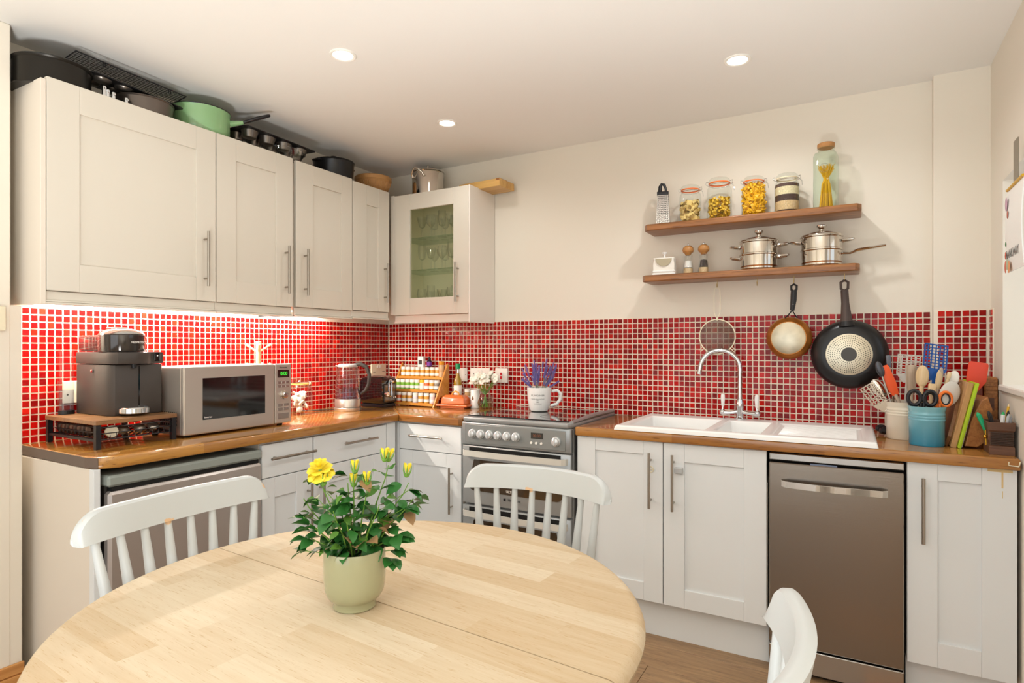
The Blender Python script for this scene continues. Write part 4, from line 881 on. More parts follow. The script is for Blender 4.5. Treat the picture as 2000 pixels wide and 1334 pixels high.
wt = MB().prism([(-.045+.028*math.cos(a)*(1 if math.cos(a) > 0 else .6)+.04, -.035+.028*math.sin(a)) for a in [2*PI*i/20 for i in range(20)]], .015, .26).out('water_tank', M_glass, t, smooth=False)
MB().prism([(-.045+.026*math.cos(a)*.7+.045, -.035+.026*math.sin(a)) for a in [2*PI*i/20 for i in range(20)]], .017, .1).out('water', glass('water', '#E6E8F2', 1.6), wt, smooth=False); MB().prism([(.0+.029*math.cos(a)*.8, -.035+.029*math.sin(a)) for a in [2*PI*i/20 for i in range(20)]], 0, .015).out('tank_base', M_black, t, smooth=False)
# wall sockets
def plate(name, label, face, c, wd, ht, cat='socket'):
    # plate centred at c on the wall; face 'x' looks along +x, 'y' along -y
    t = thing(name, label, cat, c, A if face == 'x' else 0); MB().box(-wd/2, wd/2, -.012, -.003, -ht/2, ht/2, .003, 2).out('face_plate', M_pwhite if face == 'y' else M_cream, t, smooth=False); return t
t = plate('fused_spur', 'cream fused switch plate on the tiles left of the coffee machine', 'x', (.002, -1.985, 1.105), .09, .095)
bx('fuse_slot', M_dark, t, .012, .034, -.0135, -.0115, -.008, -.004, 0); MB().at((-.028, -.012, -.01), (PI/2, 0, 0)).lathe([(.004, 0), (0, .001)], 10).out('screw', M_handle, t)
t = plate('double_socket', 'white double socket on the left wall behind the toaster', 'x', (.002, -.115, 1.13), .15, .09)
for s_ in (-1, 1): bx('rocker', M_pwhite, t, s_*.012-.007, s_*.012+.007, -.016, -.012, .018, .036, .001); bx('socket_holes', M_dark, t, s_*.045-.012, s_*.045+.012, -.0128, -.0118, -.012, -.008, 0)
t = plate('blank_plate', 'white single switch plate just right of the oil bottle', 'y', (.64, -.004, 1.112), .085, .09)
MB().at((.03, -.012, 0), (PI/2, 0, 0)).lathe([(.0035, 0), (0, .001)], 10).out('screw', M_handle, t)
t = plate('double_socket', 'white double socket on the back wall behind the white flowers', 'y', (.782, -.004, 1.112), .15, .092)
for s_ in (-1, 1):
    bx('rocker', M_pwhite, t, s_*.011-.007, s_*.011+.007, -.016, -.012, .012, .03, .001)
    MB().box(s_*.045-.014, s_*.045-.008, -.0128, -.0118, -.012, -.008).box(s_*.045+.008, s_*.045+.014, -.0128, -.0118, -.012, -.008).box(s_*.045-.002, s_*.045+.002, -.0128, -.0118, .004, .012).out('socket_holes', M_dark, t, smooth=False)
t = plate('cooker_switch', 'white cooker switch with a red rocker on the tiles behind the cooker', 'y', (.943, -.004, 1.112), .09, .092, 'switch')
lab(bx('rocker', P('rocker_red', '#C8202A', .3), t, -.007, .007, -.016, -.0118, -.022, .018, .001), 'red rocker'); bx('rocker_band', M_pwhite, t, -.008, .008, -.0165, -.0155, -.002, .003, 0)
t = plate('light_switch', 'white light switch on the wall at the far left edge', 'x', (.163, -2.325, 1.40), .085, .09, 'switch')
bx('rocker', M_pwhite, t, -.008, .008, -.016, -.012, -.012, .012, .001)
# microwave
M_mw = P('microwave_steel', '#C9C1B8', .3, .7, bump=.04, bscale=6, bstretch=(1, 1, 160))
t = thing('microwave', 'stainless microwave oven with dark window on the left worktop', 'microwave', (.44, -1.775, WT+.01), A)
W, H, Dp = .555, .292, .32
MB().box(.002, W-.002, .022, Dp, 0, H-.004, .006, 2).out('casing', P('microwave_side', '#BEB6AC', .35, .6), t, smooth=False)
d = MB().box(0, .455, 0, .021, 0, H, .006, 2).out('door', M_mw, t, smooth=False)
MB().box(.085, .4, -.0012, .002, .06, .24).out('door_window', M_blackg, d, smooth=False)
text('Inverter', .011, M_white, d, (.11, -.0018, .07), FS)
c = MB().box(.457, W, 0, .021, 0, H, .006, 2).out('control_panel', M_mw, t, smooth=False)
bx('display', M_blackg, c, .472, .54, -.0015, .002, .225, .262, 0); text('0:00', .024, P('clock_green', '#3BE03A', .5, emit=2.5), c, (.508, -.002, .243), FS); text('Panasonic', .0115, M_dark, c, (.505, -.0008, .274), FS)
for i in range(3):
    for j, z in enumerate((.2, .182)): bx('key', M_steelh, c, .472+.024*i, .492+.024*i, -.0015, .001, z-.006, z+.006, .0008)
for i in range(2):
    for z in (.09, .07): bx('key', M_steelh, c, .472+.035*i, .502+.035*i, -.0015, .001, z-.007, z+.007, .0008)
bx('start_key', M_steelh, c, .472, .538, -.0015, .001, .022, .05, .0008)
MB().at((.507, -.0, .14), (PI/2, 0, 0)).lathe([(.021, 0), (.021, .003), (.017, .004), (.016, .018), (.013, .02), (0, .019)], 30).out('dial', M_polish, c)
m = MB()
for j in range(4):
    for i in range(9): m.box(.0, .0025, .05+.014*i, .056+.014*i, .04+.016*j, .05+.016*j)
m.out('side_vents', M_dark, t, smooth=False)['kind'] = 'stuff'
m = MB()
for x in (.04, W-.04):
    for y in (.04, Dp-.04): m.cyl((x, y, -.0098), (x, y, .002), .013, n=10)
m.out('feet', M_dark, t)
t = thing('mug_tree', 'pale wooden mug tree standing behind the microwave', 'mug tree', (.065, -1.125, WT))
MB().lathe([(0, 0), (.06, 0), (.058, .012), (.015, .018), (.014, .405), (.016, .412), (0, .416)], 20).out('trunk', M_lightwood, t)
for z in (.36, .255):
    for k in range(4): a = k*PI/2+.6+(z > .3)*.4; MB().tube([(.01*math.cos(a), .01*math.sin(a), z), (.06*math.cos(a), .06*math.sin(a), z+.035)], [.005, .006], 8).sph((.06*math.cos(a), .06*math.sin(a), z+.035), .0075).out('peg', M_lightwood, t)
t = clipjar('large clip jar of wrapped tea bags between microwave and kettle', .125, -.89, WT, .066, .195, P('seal_amber', '#DDAE5A', .5))
q = random.Random(3); m = MB()
for k in range(34):
    a = q.uniform(0, 2*PI); rr = .04*math.sqrt(q.random()); m.at((rr*math.cos(a), rr*math.sin(a), q.uniform(.02, .125)), (q.uniform(0, 6), q.uniform(0, 6), q.uniform(0, 6))).sph((0, 0, 0), .019, (1, .8, .35), 8)
m.out('tea_bags', P('tea_paper', '#D8CCC4', .7, vary=.35, vscale=60), t)['kind'] = 'stuff'
# kettle
M_kst = P('kettle_steel', '#C4BDB4', .3, .85)
t = thing('kettle', 'glass and steel electric kettle with water on the left worktop', 'kettle', (.225, -.62, WT), .5172)
MB().lathe([(0, 0), (.078, 0), (.08, .004), (.08, .018), (.076, .022), (0, .022)], 40).out('power_base', M_kst, t)
MB().lathe([(0, .024), (.077, .024), (.077, .07), (.0755, .072), (0, .072)], 40).out('steel_band', M_kst, t)
MB().lathe([(.0755, .073), (.0755, .1), (.072, .18), (.062, .25), (.055, .262)], 40).out('glass_jug', glass('kettle_glass', '#F4F5FC', 2.2), t)
MB().lathe([(0, .0735), (.0735, .0735), (.0735, .1), (.0725, .135), (0, .135)], 36).out('water', glass('kettle_water', '#E4E6F6', 2.4), t)
MB().lathe([(.0575, .262), (.06, .268), (.058, .276), (.05, .281), (0, .282)], 36).out('lid', P('kettle_lid', '#C9CACB', .25, .5), t)
MB().tube([(.035, 0, .275), (.075, 0, .28), (.112, 0, .262), (.13, 0, .215), (.125, 0, .16), (.105, 0, .12), (.078, 0, .1)], [.012, .016, .016, .0145, .0135, .013, .012], 12, flat=.8).out('handle', M_darkgrey, t)
MB().tube([(-.05, 0, .262), (-.072, 0, .272)], [.02, .008], 10, flat=.5).out('spout', M_polish, t)
cu = MB().tube([(.15, -.66, WT+.004), (.1, -.72, WT+.004), (.06, -.78, WT+.004), (.03, -.8, WT+.006), (.012, -.79, WT+.03), (.008, -.76, WT+.05)], .003, 6).out('power_cord', M_black); tag(cu, 'black kettle cord curling to the tiled wall', 'cord')
# toaster
t = thing('toaster', 'glossy black and chrome toaster behind the kettle', 'toaster', (.215, -.34, WT), PI/2)
MB().at((0, 0, 0)).prism([(-.07, -.09), (.07, -.09), (.07, .09), (-.07, .09)], .012, .195, .035, 5).out('shell', M_blackg, t)
MB().prism([(-.066, -.086), (.066, -.086), (.066, .086), (-.066, .086)], 0, .02, .004).out('base', M_black, t)
MB().box(-.04, -.018, -.065, .065, .19, .1965).box(.018, .04, -.065, .065, .19, .1965).out('slots', M_handle, t, smooth=False)
MB().at((0, .041, 0)).box(-.055, .055, -.138, -.125, .03, .15, .01, 2).out('end_panel', P('toaster_panel', '#6E6760', .15, .9), t, smooth=False)
MB().tube(arc((0, -.1, .16), .014, 0, PI, 8, 'xz')+[(-.014, -.1, .08)]+arc((0, -.1, .08), .014, PI, 2*PI, 8, 'xz'), .003, 6, closed=True).out('lever_guide', M_chrome, t)
MB().at((-.04, -.098, .085), (PI/2, 0, 0)).lathe([(.016, 0), (.014, .015), (0, .017)], 18).out('browning_knob', M_chrome, t)
MB().box(-.012, .012, -.122, -.096, .155, .17, .004).out('lever', M_chrome, t, smooth=False)
for x in (.028, .046): MB().at((x, -.098, .06), (PI/2, 0, 0)).lathe([(.006, 0), (.005, .006), (0, .007)], 12).out('button', M_chrome, t)

# ------------------------------------------------------------------ spice rack with its jars
RX, RY = .20, -.215
t = thing('spice_rack', 'three-step wooden spice rack in the corner', 'spice rack', (RX, RY, WT))
for x0, l in ((-.012, 0), (.365, 1)):
    m = MB().at((x0, 0, 0), (PI/2, 0, PI/2)); m.prism([(-.02, 0), (.012, 0), (.02, .03), (.06, .07), (.1, .04), (.11, 0), (.15, 0), (.15, .26), (.135, .275)], 0, .012, .0015); o = m.out('side_panel', M_rack, t, smooth=False)
for k, (y, z) in enumerate(((0.0, .012), (.05, .094), (.1, .176))):
    bx('shelf', M_rack, t, 0, .365, y-.012, y+.042, z-.008, z); bx('front_rail', M_rack, t, 0, .365, y-.018, y-.012, z-.006, z+.012, .001)
GR, YL, ORc, PKc = '#7FB83A', '#D9982E', '#D8602A', '#E7C9C6'
rows = [('bottom', .012, 0.013, [ORc, ORc, YL, YL, '#E8E2EC', YL, YL, PKc]), ('middle', .094, .063, [GR, GR, GR, GR, GR, '#E9E3D0', ORc, YL, '#8C8578']), ('top', .176, .113, [YL]*8)]
cn = {GR: 'green-banded', YL: 'amber-banded', ORc: 'orange-banded', PKc: 'pink-labelled', '#E8E2EC': 'white-labelled', '#E9E3D0': 'yellow-capped', '#8C8578': 'grey'}
jm = {}; capw = P('jar_cap_white', '#F1EDE4', .4); capy = P('cap_yellow', '#E9B81C', .4)
def spice(c, x, y, z, label, grp):
    if c not in jm:
        r = .0178; t = thing('spice_jar', label, 'spice jar', (x, y, z), group=grp)
        MB().lathe([(0, .0005), (r*.95, .0005), (r, .003), (r, .052), (r*.9, .056), (0, .057)], 18).out('jar_body', P('spice_'+c[1:], c, .35, coat=.5, vary=.1, vscale=40), t)
        MB().lathe([(r*1.015, .018), (r*1.015, .036)], 18).out('paper_label', M_white, t); MB().lathe([(r*.96, .055), (r*.96, .071), (r*.9, .0735), (0, .0735)], 18).out('lid', capy if c == '#E9E3D0' else capw, t); jm[c] = t; return t
    return dup(jm[c], label, (x, y, z), group=grp)
for nm, z, y, cols in rows:
    for i, c in enumerate(cols):
        x = RX+.022+(.342-.022)*i/(len(cols)-1)
        if nm == 'top' : x = RX+.025+.285*i/7
        spice(c, x, RY+y, WT+z, '%s spice jar, %s from the left on the %s step of the rack' % (cn[c], ORD[i], nm), 'spice jars on the rack')
zt = WT+.176+.0742
t = thing('spice_box', 'small white carton with dark label standing on the top row of spice jars', 'carton', (.375, -.1, zt), .1); bx('carton', M_white, t, -.022, .022, -.014, .014, 0, .07); bx('printed_label', P('print_dark', '#3A3634', .5), t, -.014, .012, -.0148, -.0138, .016, .044, 0)
t = thing('purple_bottle', 'little dark bottle with purple label on the top row of spice jars', 'bottle', (.44, -.1, zt))
MB().lathe([(0, 0), (.016, 0), (.017, .003), (.017, .038), (.008, .046), (.007, .05)], 20).out('bottle_body', P('violet_dark', '#2A1C38', .15, coat=.5), t); MB().lathe([(.0173, .008), (.0173, .034)], 20).out('paper_label', P('label_purple', '#7A3FA0', .5), t); MB().lathe([(0, .048), (.009, .048), (.009, .06), (.004, .066), (0, .066)], 14).out('cap', M_black, t)
t = thing('shaker_jar', 'tall seasoning shaker with orange cap at the right end of the rack', 'shaker', (.54, -.1, WT+.176))
MB().lathe([(0, .0005), (.019, .0005), (.019, .035), (.016, .042), (.019, .05), (.0185, .085), (.015, .092), (0, .092)], 20).out('jar_body', P('shaker_tan', '#D9B184', .4, vary=.3, vscale=50), t); MB().lathe([(.017, .09), (.018, .093), (.018, .112), (0, .114)], 18).out('cap', P('cap_orange', '#E79A1E', .4), t)
t = thing('oil_bottle', 'olive oil bottle with green cap right of the spice rack', 'bottle', (.648, -.07, WT))
MB().lathe([(0, .001), (.025, .001), (.027, .006), (.027, .15), (.024, .17), (.011, .2), (.011, .215)], 24).out('bottle_body', P('oil_glass', '#B9941C', .08, coat=1, trans=.35), t); MB().lathe([(.0273, .03), (.0273, .135)], 24).out('paper_label', M_white, t)
MB().lathe([(.0112, .213), (.0112, .238), (.013, .24)], 16).out('neck', M_chrome, t); MB().lathe([(0, .24), (.0155, .24), (.0155, .272), (.014, .275), (0, .275)], 20).out('cap', P('cap_green', '#16965A', .4), t)
t = thing('butter_dish', 'orange stoneware butter dish with lid in front of the oil bottle', 'butter dish', (.70, -.17, WT), .1)
OR = P('stoneware_orange', '#D26A2E', .3, coat=.4, vary=.18, vscale=12); ORt = P('stoneware_amber', '#E3A048', .3, coat=.4)
MB().prism([(-.085, -.045), (.085, -.045), (.085, .045), (-.085, .045)], 0, .012, .003).prism([(-.11, -.06), (.11, -.06), (.11, .06), (-.11, .06)], .012, .024, .004).out('plate', OR, t)
m = MB(); lo = [m.v((x, y, .025)) for x, y in ((-.085, -.045), (.085, -.045), (.085, .045), (-.085, .045))]; md_ = [m.v((x, y, .065)) for x, y in ((-.078, -.04), (.078, -.04), (.078, .04), (-.078, .04))]; hi = [m.v((x, y, .082)) for x, y in ((-.06, -.026), (.06, -.026), (.06, .026), (-.06, .026))]
for a, b in ((lo, md_), (md_, hi)):
    for i in range(4): m.f([a[i], a[(i+1) % 4], b[(i+1) % 4], b[i]])
m.f(hi); m.f(lo[::-1]); l = bev(m.out('lid', OR, t), .005, 3, 20)
MB().tube([(-.026, 0, .08), (-.02, 0, .096), (0, 0, .103), (.02, 0, .096), (.026, 0, .08)], .0055, 10).out('lid_handle', ORt, l)
t = thing('small_jar', 'small white-capped jar with amber band behind the butter dish', 'jar', (.727, -.07, WT))
MB().lathe([(0, .001), (.022, .001), (.022, .09), (.018, .094)], 20).out('jar_body', P('jar_tan', '#C9A472', .4), t); MB().lathe([(.0224, .045), (.0224, .07)], 20).out('paper_label', M_white, t); MB().lathe([(0, .094), (.022, .094), (.022, .112), (0, .113)], 20).out('lid', capw, t)
t = thing('glass_tumbler', 'little grey glass jar between the amber-banded jar and the white tin', 'jar', (.768, -.05, WT)); MB().lathe([(0, .001), (.018, .001), (.02, .075), (.0205, .09)], 20).out('jar_body', M_crystal, t); MB().lathe([(0, .091), (.02, .091), (.02, .1), (0, .101)], 20).out('lid', M_handle, t)
t = thing('white_canister', 'white cylindrical canister with a small drop emblem beside the flower vase', 'canister', (.815, -.12, WT))
MB().lathe([(0, 0), (.029, 0), (.03, .003), (.03, .112), (.028, .115), (.026, .112), (.026, .01), (0, .008)], 28).out('canister_body', M_ceram, t)
m = MB().at((0, -.0303, .062), (PI/2, 0, 0)).prism([(0, .016), (.005, .005), (.0075, -.003), (.005, -.009), (0, -.011), (-.005, -.009), (-.0075, -.003), (-.005, .005)], 0, .0006); lab(m.out('emblem', P('emblem_brown', '#7A5A3A', .5), t, smooth=False), 'brown drop emblem')
t = thing('flower_vase', 'round clear glass vase of water holding white flowers', 'vase', (.895, -.13, WT))
MB().lathe([(0, .001), (.03, .001), (.045, .018), (.05, .04), (.04, .075), (.03, .1), (.036, .125)], 30).out('vase_body', M_crystal, t); MB().lathe([(0, .003), (.028, .003), (.043, .02), (.047, .04), (.04, .066), (0, .067)], 28).out('water', glass('vase_water', '#E4EAD8', 1.1), t)
t = thing('white_flowers', 'bunch of white flowers with green stems in the round vase', 'flowers', (.895, -.13, WT+.01))
q = random.Random(5); PW = P('petal_white', '#F4F0E2', .6); pm = None
for k in range(26):
    a = q.uniform(0, 2*PI); rr = .03+.075*math.sqrt(q.random()); z = .13+.085*q.random()*(1-rr/.15)+.02; p = Vector((rr*math.cos(a), rr*math.sin(a)*.6, z)); MB().tube([(-.02*math.cos(a), -.02*math.sin(a), .0), (0, 0, .075), tuple(p)], .0018, 5).out('stem', M_stem, t)
    if pm is None:
        m = MB()
        for i in range(6): b = 2*PI*i/6; c_, s_ = math.cos(b), math.sin(b); m.sph((.011*c_, .011*s_, .003), .009, (1, 1, .45), 8)
        m.sph((0, 0, .005), .005, n=8); o = m.out('flower_head', PW, t, p); pm = o.data
    else: o = ob('flower_head', pm, t, p)
    o.rotation_euler = (q.uniform(.2, 1.4), q.uniform(-.6, .6), q.uniform(-.5, .5)); o.scale = [q.uniform(.95, 1.35)]*3
lab(MB().sph((-.045, -.03, .165), .009, (1, 1, 1.2), 10).out('flower_bud', M_stem, t), 'closed green bud')
# lavender mug on the hob
t = thing('mug', 'large white lettered mug used as a lavender vase on the hob', 'mug', (1.332, -.25, .932))
MB().lathe([(0, 0), (.042, 0), (.05, .004), (.06, .03), (.066, .07), (.069, .12), (.069, .132), (.066, .134), (.064, .13), (.06, .06), (.045, .012), (0, .01)], 44).out('mug_body', M_ceram, t)
MB().tube([(.064, .03, .112), (.09, .045, .118), (.108, .055, .098), (.106, .053, .065), (.088, .043, .04), (.06, .03, .03)], .0095, 10).out('handle', M_ceram, t)
def wrap(body, size, z, mat, r0):
    me_o = text(body, size, mat, t, (0, 0, 0), (0, 0, 0)); me = me_o.data
    for v_ in me.vertices:
        x, y, dz = v_.co; a = x/r0+.33-PI/2; rr = r0*1.006+dz; v_.co = (rr*math.cos(a), rr*math.sin(a), z+y)
INK = P('ink_grey', '#6E6A66', .6)
wrap('LE JARDINIER', .0135, .092, INK, .0672); wrap('GRAINES SEMIS BOUTURES', .0065, .072, INK, .0662); wrap('PARIS', .005, .064, INK, .0652); wrap('1860', .0085, .055, INK, .0645); wrap('PLANTES & JARDINS', .005, .045, INK, .0628)
t = thing('lavender_bunch', 'bunch of dried lavender standing in the lettered mug', 'flowers', (1.332, -.25, .955))
q = random.Random(6); LV = (P('lavender_blue', '#7A72B4', .8), P('lavender_mauve', '#8E6FA8', .8)); LS = P('lavender_stem', '#8C9A84', .7); lm = []
for v in range(3):
    m = MB().tube([(0, 0, -.03), (0, 0, .028)], .0009, 4)
    for i in range(11):
        z = -.028+.006*i
        for k in range(3): a = k*2.1+i; m.sph((.0028*math.cos(a), .0028*math.sin(a), z), .0027, (1, 1, 1.3), 4)
    o = m.out('flower_spike', LV[v % 2], t, smooth=False); lm.append(o.data); bpy.data.objects.remove(o)
for k in range(46):
    a = q.uniform(0, 2*PI); rr = .018+.09*q.random()**.9; hh = .15+.1*q.random()-rr*.35
    if k == 0: a, rr, hh = PI-.5, .14, .19
    p = Vector((rr*math.cos(a), rr*math.sin(a)*.7, hh)); b0 = Vector((p.x*.15, p.y*.15, .0)); mid = Vector((p.x*.45, p.y*.45, .1)); s_ = MB().tube([b0, mid, p], .0009, 4).out('lavender_stem', LS, t)
    d_ = (p-mid).normalized(); o = ob('flower_spike', lm[k % 3], s_, p); o.rotation_euler = d_.to_track_quat('Z', 'Y').to_euler(); sc_ = q.uniform(.75, 1.15); o.scale = (sc_, sc_, sc_)

# ------------------------------------------------------------------ right worktop
def crock(label, x, y, r, h, mat, ridges):
    t = thing('utensil_crock', label, 'utensil pot', (x, y, WT)); pr = [(0, 0), (r*.93, 0), (r*.97, .005)]
    z = .005
    pr += [(r*.97, h*.62)]
    for k in range(3): z0 = h*(.64+.07*k); pr += [(r*.99, z0), (r*1.0, z0+h*.02), (r*.99, z0+h*.04), (r*.975, z0+h*.05)]
    pr += [(r*.98, h*.88), (r*1.04, h*.97), (r*1.05, h), (r*1.0, h), (r*.93, h*.9), (r*.9, .01), (0, .01)]
    MB().lathe(pr, 48).out('pot_body', mat, t); return t
blue = P('glaze_teal', '#2E93B0', .1, coat=.8)
N, L = blue.node_tree.nodes, blue.node_tree.links; tc = N.new('ShaderNodeTexCoord'); sp_ = N.new('ShaderNodeSeparateXYZ'); mr = N.new('ShaderNodeMapRange'); mr.inputs[1].default_value = 0; mr.inputs[2].default_value = .15; mx = N.new('ShaderNodeMix'); mx.data_type = 'RGBA'; mx.inputs[6].default_value = lin('#1688AE'); mx.inputs[7].default_value = lin('#7FB9C2')
L.new(tc.outputs['Object'], sp_.inputs[0]); L.new(sp_.outputs[2], mr.inputs[0]); L.new(mr.outputs[0], mx.inputs[0]); L.new(mx.outputs[2], blue.node_tree.nodes['Principled BSDF'].inputs['Base Color'])
crock('cream stoneware utensil pot, behind the teal one', 3.068, -.262, .072, .155, P('glaze_cream', '#DDD3C0', .2, coat=.6), 3)
crock('teal glazed stoneware utensil pot at the front', 3.128, -.415, .062, .153, blue, 3)
def utensil(name, label, cat, base, tip, hl, hmat, head, hmat2, hr=.006, roll=0):
    # handle runs from base (inside the pot) towards tip; the head occupies the last hl metres, modelled along +z facing -y
    b, e = Vector(base), Vector(tip); d = (e-b); L_ = d.length; zax = d.normalized(); yax = Vector((0, 1, 0)); xax = yax.cross(zax).normalized(); yax = zax.cross(xax)
    M_ = Matrix((xax, yax, zax)).transposed() @ Matrix.Rotation(roll, 3, 'Z')
    t = thing(name, label, cat, base, rot=M_.to_euler()); MB().tube([(0, 0, 0), (0, 0, L_-hl+.004)], [hr*.8, hr], 8, flat=.7).out('handle', hmat, t)
    hd = head(MB().at((0, 0, L_-hl))); hd.out('head', hmat2, t); return t
def blade(w0, w1, h, th=.004, b=.0015):
    def f(m): X = m.X; m.X = X @ Matrix.Rotation(PI/2, 4, 'X'); m.prism([(-w0, 0), (w0, 0), (w1, h*.35), (w1, h*.93), (w1*.85, h), (-w1*.85, h), (-w1, h*.93), (-w1, h*.35)], -th/2, th/2, b); return m
    return f
def spoon(w_, h, dpt=.35):
    def f(m): m.sph((0, 0, h/2), h/2, (w_/h, dpt*w_/h, 1), 16); return m
    return f
def slotted(w0, w1, h, nx=5, nz=7, r=.0022):
    def f(m):
        X = m.X; m.X = X @ Matrix.Rotation(PI/2, 4, 'X'); zs = [0, h*.3, h]; bars = []
        m.prism([(-w0, 0), (w0, 0), (w1, h*.3), (-w1, h*.3)], -.0015, .0015, 0)
        m.box(-w1, -w1+.005, h*.3, h, -.0015, .0015).box(w1-.005, w1, h*.3, h, -.0015, .0015)
        for i in range(1, nx): x = -w1+2*w1*i/nx; m.box(x-.0022, x+.0022, h*.3, h, -.0015, .0015)
        for j in range(nz+1): z = h*.3+(h*.7-.004)*j/nz; m.box(-w1, w1, z, z+.005 if j in (0, nz) else z+.0032, -.0015, .0015)
        return m
    return f
SILo = P('silicone_orange', '#EE5A26', .45); SILr = P('silicone_red', '#DD4426', .45); BLU = P('nylon_blue', '#14509A', .3); GRY = P('nylon_grey', '#CFC9BE', .4); SILg = P('silicone_grey', '#C9C3B8', .45)
utensil('spatula', 'orange silicone spatula leaning left in the cream pot', 'spatula', (3.095, -.29, .93), (2.985, -.30, 1.215), .13, M_greywood, blade(.012, .021, .13, .009, .003), SILo, .007)
utensil('slotted_turner', 'pale grey slotted turner at the back of the cream pot', 'turner', (3.06, -.25, .93), (3.085, -.22, 1.262), .12, GRY, slotted(.015, .042, .12), GRY)
utensil('masher', 'shiny steel slotted server leaning far out to the left of the cream pot', 'server', (3.06, -.27, .94), (2.925, -.29, 1.13), .13, M_polish, slotted(.01, .03, .13, 4, 6), M_polish)
utensil('serving_spoon', 'polished steel spoon lying over the cream pot rim to the left', 'spoon', (3.075, -.25, .94), (2.95, -.25, 1.155), .09, M_polish, spoon(.05, .09), M_polish)
utensil('ladle', 'small dark grey ladle in front of the big frying pan', 'ladle', (3.05, -.3, .94), (2.965, -.31, 1.235), .07, M_handle, spoon(.03, .07, .3), P('ladle_grey', '#4A4A4E', .25, .6), .004)
utensil('peeler', 'grey and white handled peeler above the orange spatula', 'peeler', (3.04, -.245, .94), (3.005, -.29, 1.26), .05, M_polish, blade(.006, .0085, .05, .01, .002), P('peeler_grey', '#6A6E78', .4), .004)
utensil('wooden_spatula', 'flat pale wooden stirrer in the centre of the pots', 'spatula', (3.085, -.3, .93), (3.084, -.33, 1.222), .11, M_greywood, blade(.013, .0185, .11, .007, .002), M_greywood, .008)
utensil('wooden_spoon', 'light bamboo spoon right of the flat wooden stirrer', 'spoon', (3.105, -.385, .93), (3.122, -.345, 1.222), .09, M_lightwood, spoon(.046, .09), M_lightwood, .008)
utensil('slotted_turner', 'bright blue slotted turner standing tallest in the teal pot', 'turner', (3.135, -.4, .93), (3.172, -.3, 1.305), .15, BLU, slotted(.014, .042, .15, 6, 8), BLU, .006, .2)
utensil('wooden_spoon', 'long wooden spoon on the right of the blue turner', 'spoon', (3.135, -.41, .93), (3.185, -.34, 1.215), .09, M_lightwood, spoon(.034, .09), M_greywood, .006, .9)
utensil('wooden_spoon', 'second wooden spoon nested behind the long one', 'spoon', (3.145, -.42, .93), (3.178, -.35, 1.205), .085, M_greywood, spoon(.03, .085), M_lightwood, .006, .7)
utensil('wooden_stick', 'thin pale utensil handle behind the wooden spoons', 'utensil', (3.14, -.395, .93), (3.212, -.33, 1.195), .03, M_lightwood, blade(.006, .0075, .03, .008, .002), M_lightwood, .0065)
utensil('salad_server', 'wide pale grey silicone spoon at the right of the teal pot', 'spoon', (3.14, -.44, .93), (3.222, -.37, 1.16), .105, SILg, spoon(.066, .105, .25), SILg, .006)
utensil('wooden_spoon', 'cream spoon leaning against the chopping boards', 'spoon', (3.15, -.4, .93), (3.235, -.3, 1.2), .07, SILg, spoon(.04, .07, .3), P('melamine_cream', '#E9E2D4', .4), .005)
utensil('tongs', 'bundle-end wooden tongs between the two scissors', 'tongs', (3.13, -.42, .93), (3.15, -.38, 1.15), .05, M_lightwood, blade(.006, .013, .05, .012, .003), M_lightwood, .007)
def scissors(label, x, y, z, rz, hm, inner, s):
    t = thing('scissors', label, 'scissors', (x, y, z), rz)
    for k in (-1, 1):
        MB().tube([(k*.026+.021*math.cos(a)*1.0, 0, .03+.028*math.sin(a)) for a in [2*PI*i/24 for i in range(24)]], .0065*s, 8, closed=True).tube([(k*.006, 0, .012), (k*.004, 0, -.03)], .006, 8).out('finger_ring', hm, t)
        if inner: MB().tube([(k*.026+.0155*math.cos(a), 0, .03+.0225*math.sin(a)) for a in [2*PI*i/24 for i in range(24)]], .004, 8, closed=True).out('ring_lining', inner, t)
        MB().box(k*.003-.0035, k*.003+.0035, -.0012, .0012, -.12, -.028).out('scissor_blade', M_polish, t, smooth=False)
ORp = P('plastic_orange', '#F07A2C', .35)
scissors('black-handled scissors standing in the front of the teal pot', 3.112, -.435, 1.065, .1, M_black, None, 1.15)
scissors('orange and black handled scissors behind the black pair', 3.165, -.41, 1.062, .25, ORp, M_black, .9)
t = thing('knobbed_handle', 'pair of dark round knobs sticking out behind the cream pot', 'knob', (2.99, -.18, WT+.028))
MB().at((0, 0, 0), (0, PI/2, .5)).lathe([(0, -.03), (.012, -.026), (.0165, -.012), (.0165, .0), (.011, .01), (0, .012)], 20).out('knob', M_black, t); MB().at((.012, -.05, -.004), (0, PI/2, .5)).lathe([(0, -.03), (.012, -.026), (.0165, -.012), (.0165, .0), (.011, .01), (0, .012)], 20).out('knob', M_black, t)
MB().tube([(0, 0, -.002), (.05, .03, -.008)], .01, 8).out('shaft', M_handle, t)
# chopping boards: slabs on edge, leaning to the right
def board(name, label, x, y0, y1, h, th, lean, mat, shape=None):
    t = thing(name, label, 'chopping board', (x, y0, WT+.002), rot=(0, lean, 0)); dpt = y1-y0
    pts = shape or [(0, .0), (dpt, 0), (dpt, h), (0, h)]
    m = MB().at((0, 0, 0), (PI/2, 0, PI/2)); m.prism(pts, 0, th, .003); m.out('board_body', mat, t, smooth=False); return t
board('chopping_board', 'dark brown wooden board with curved edge, first board beside the teal pot', 3.185, -.42, -.18, .25, .014, .24, M_board, [(.02, 0), (.24, 0), (.24, .25), (.1, .25), (.06, .2), (.015, .12), (.0, .04)])
board('chopping_board', 'thick light beech chopping board, second from the pots', 3.2005, -.44, -.17, .255, .02, .22, M_boardl)
board('chopping_board', 'lime green plastic chopping board', 3.2215, -.455, -.15, .255, .012, .22, P('plastic_lime', '#A9C81A', .4))
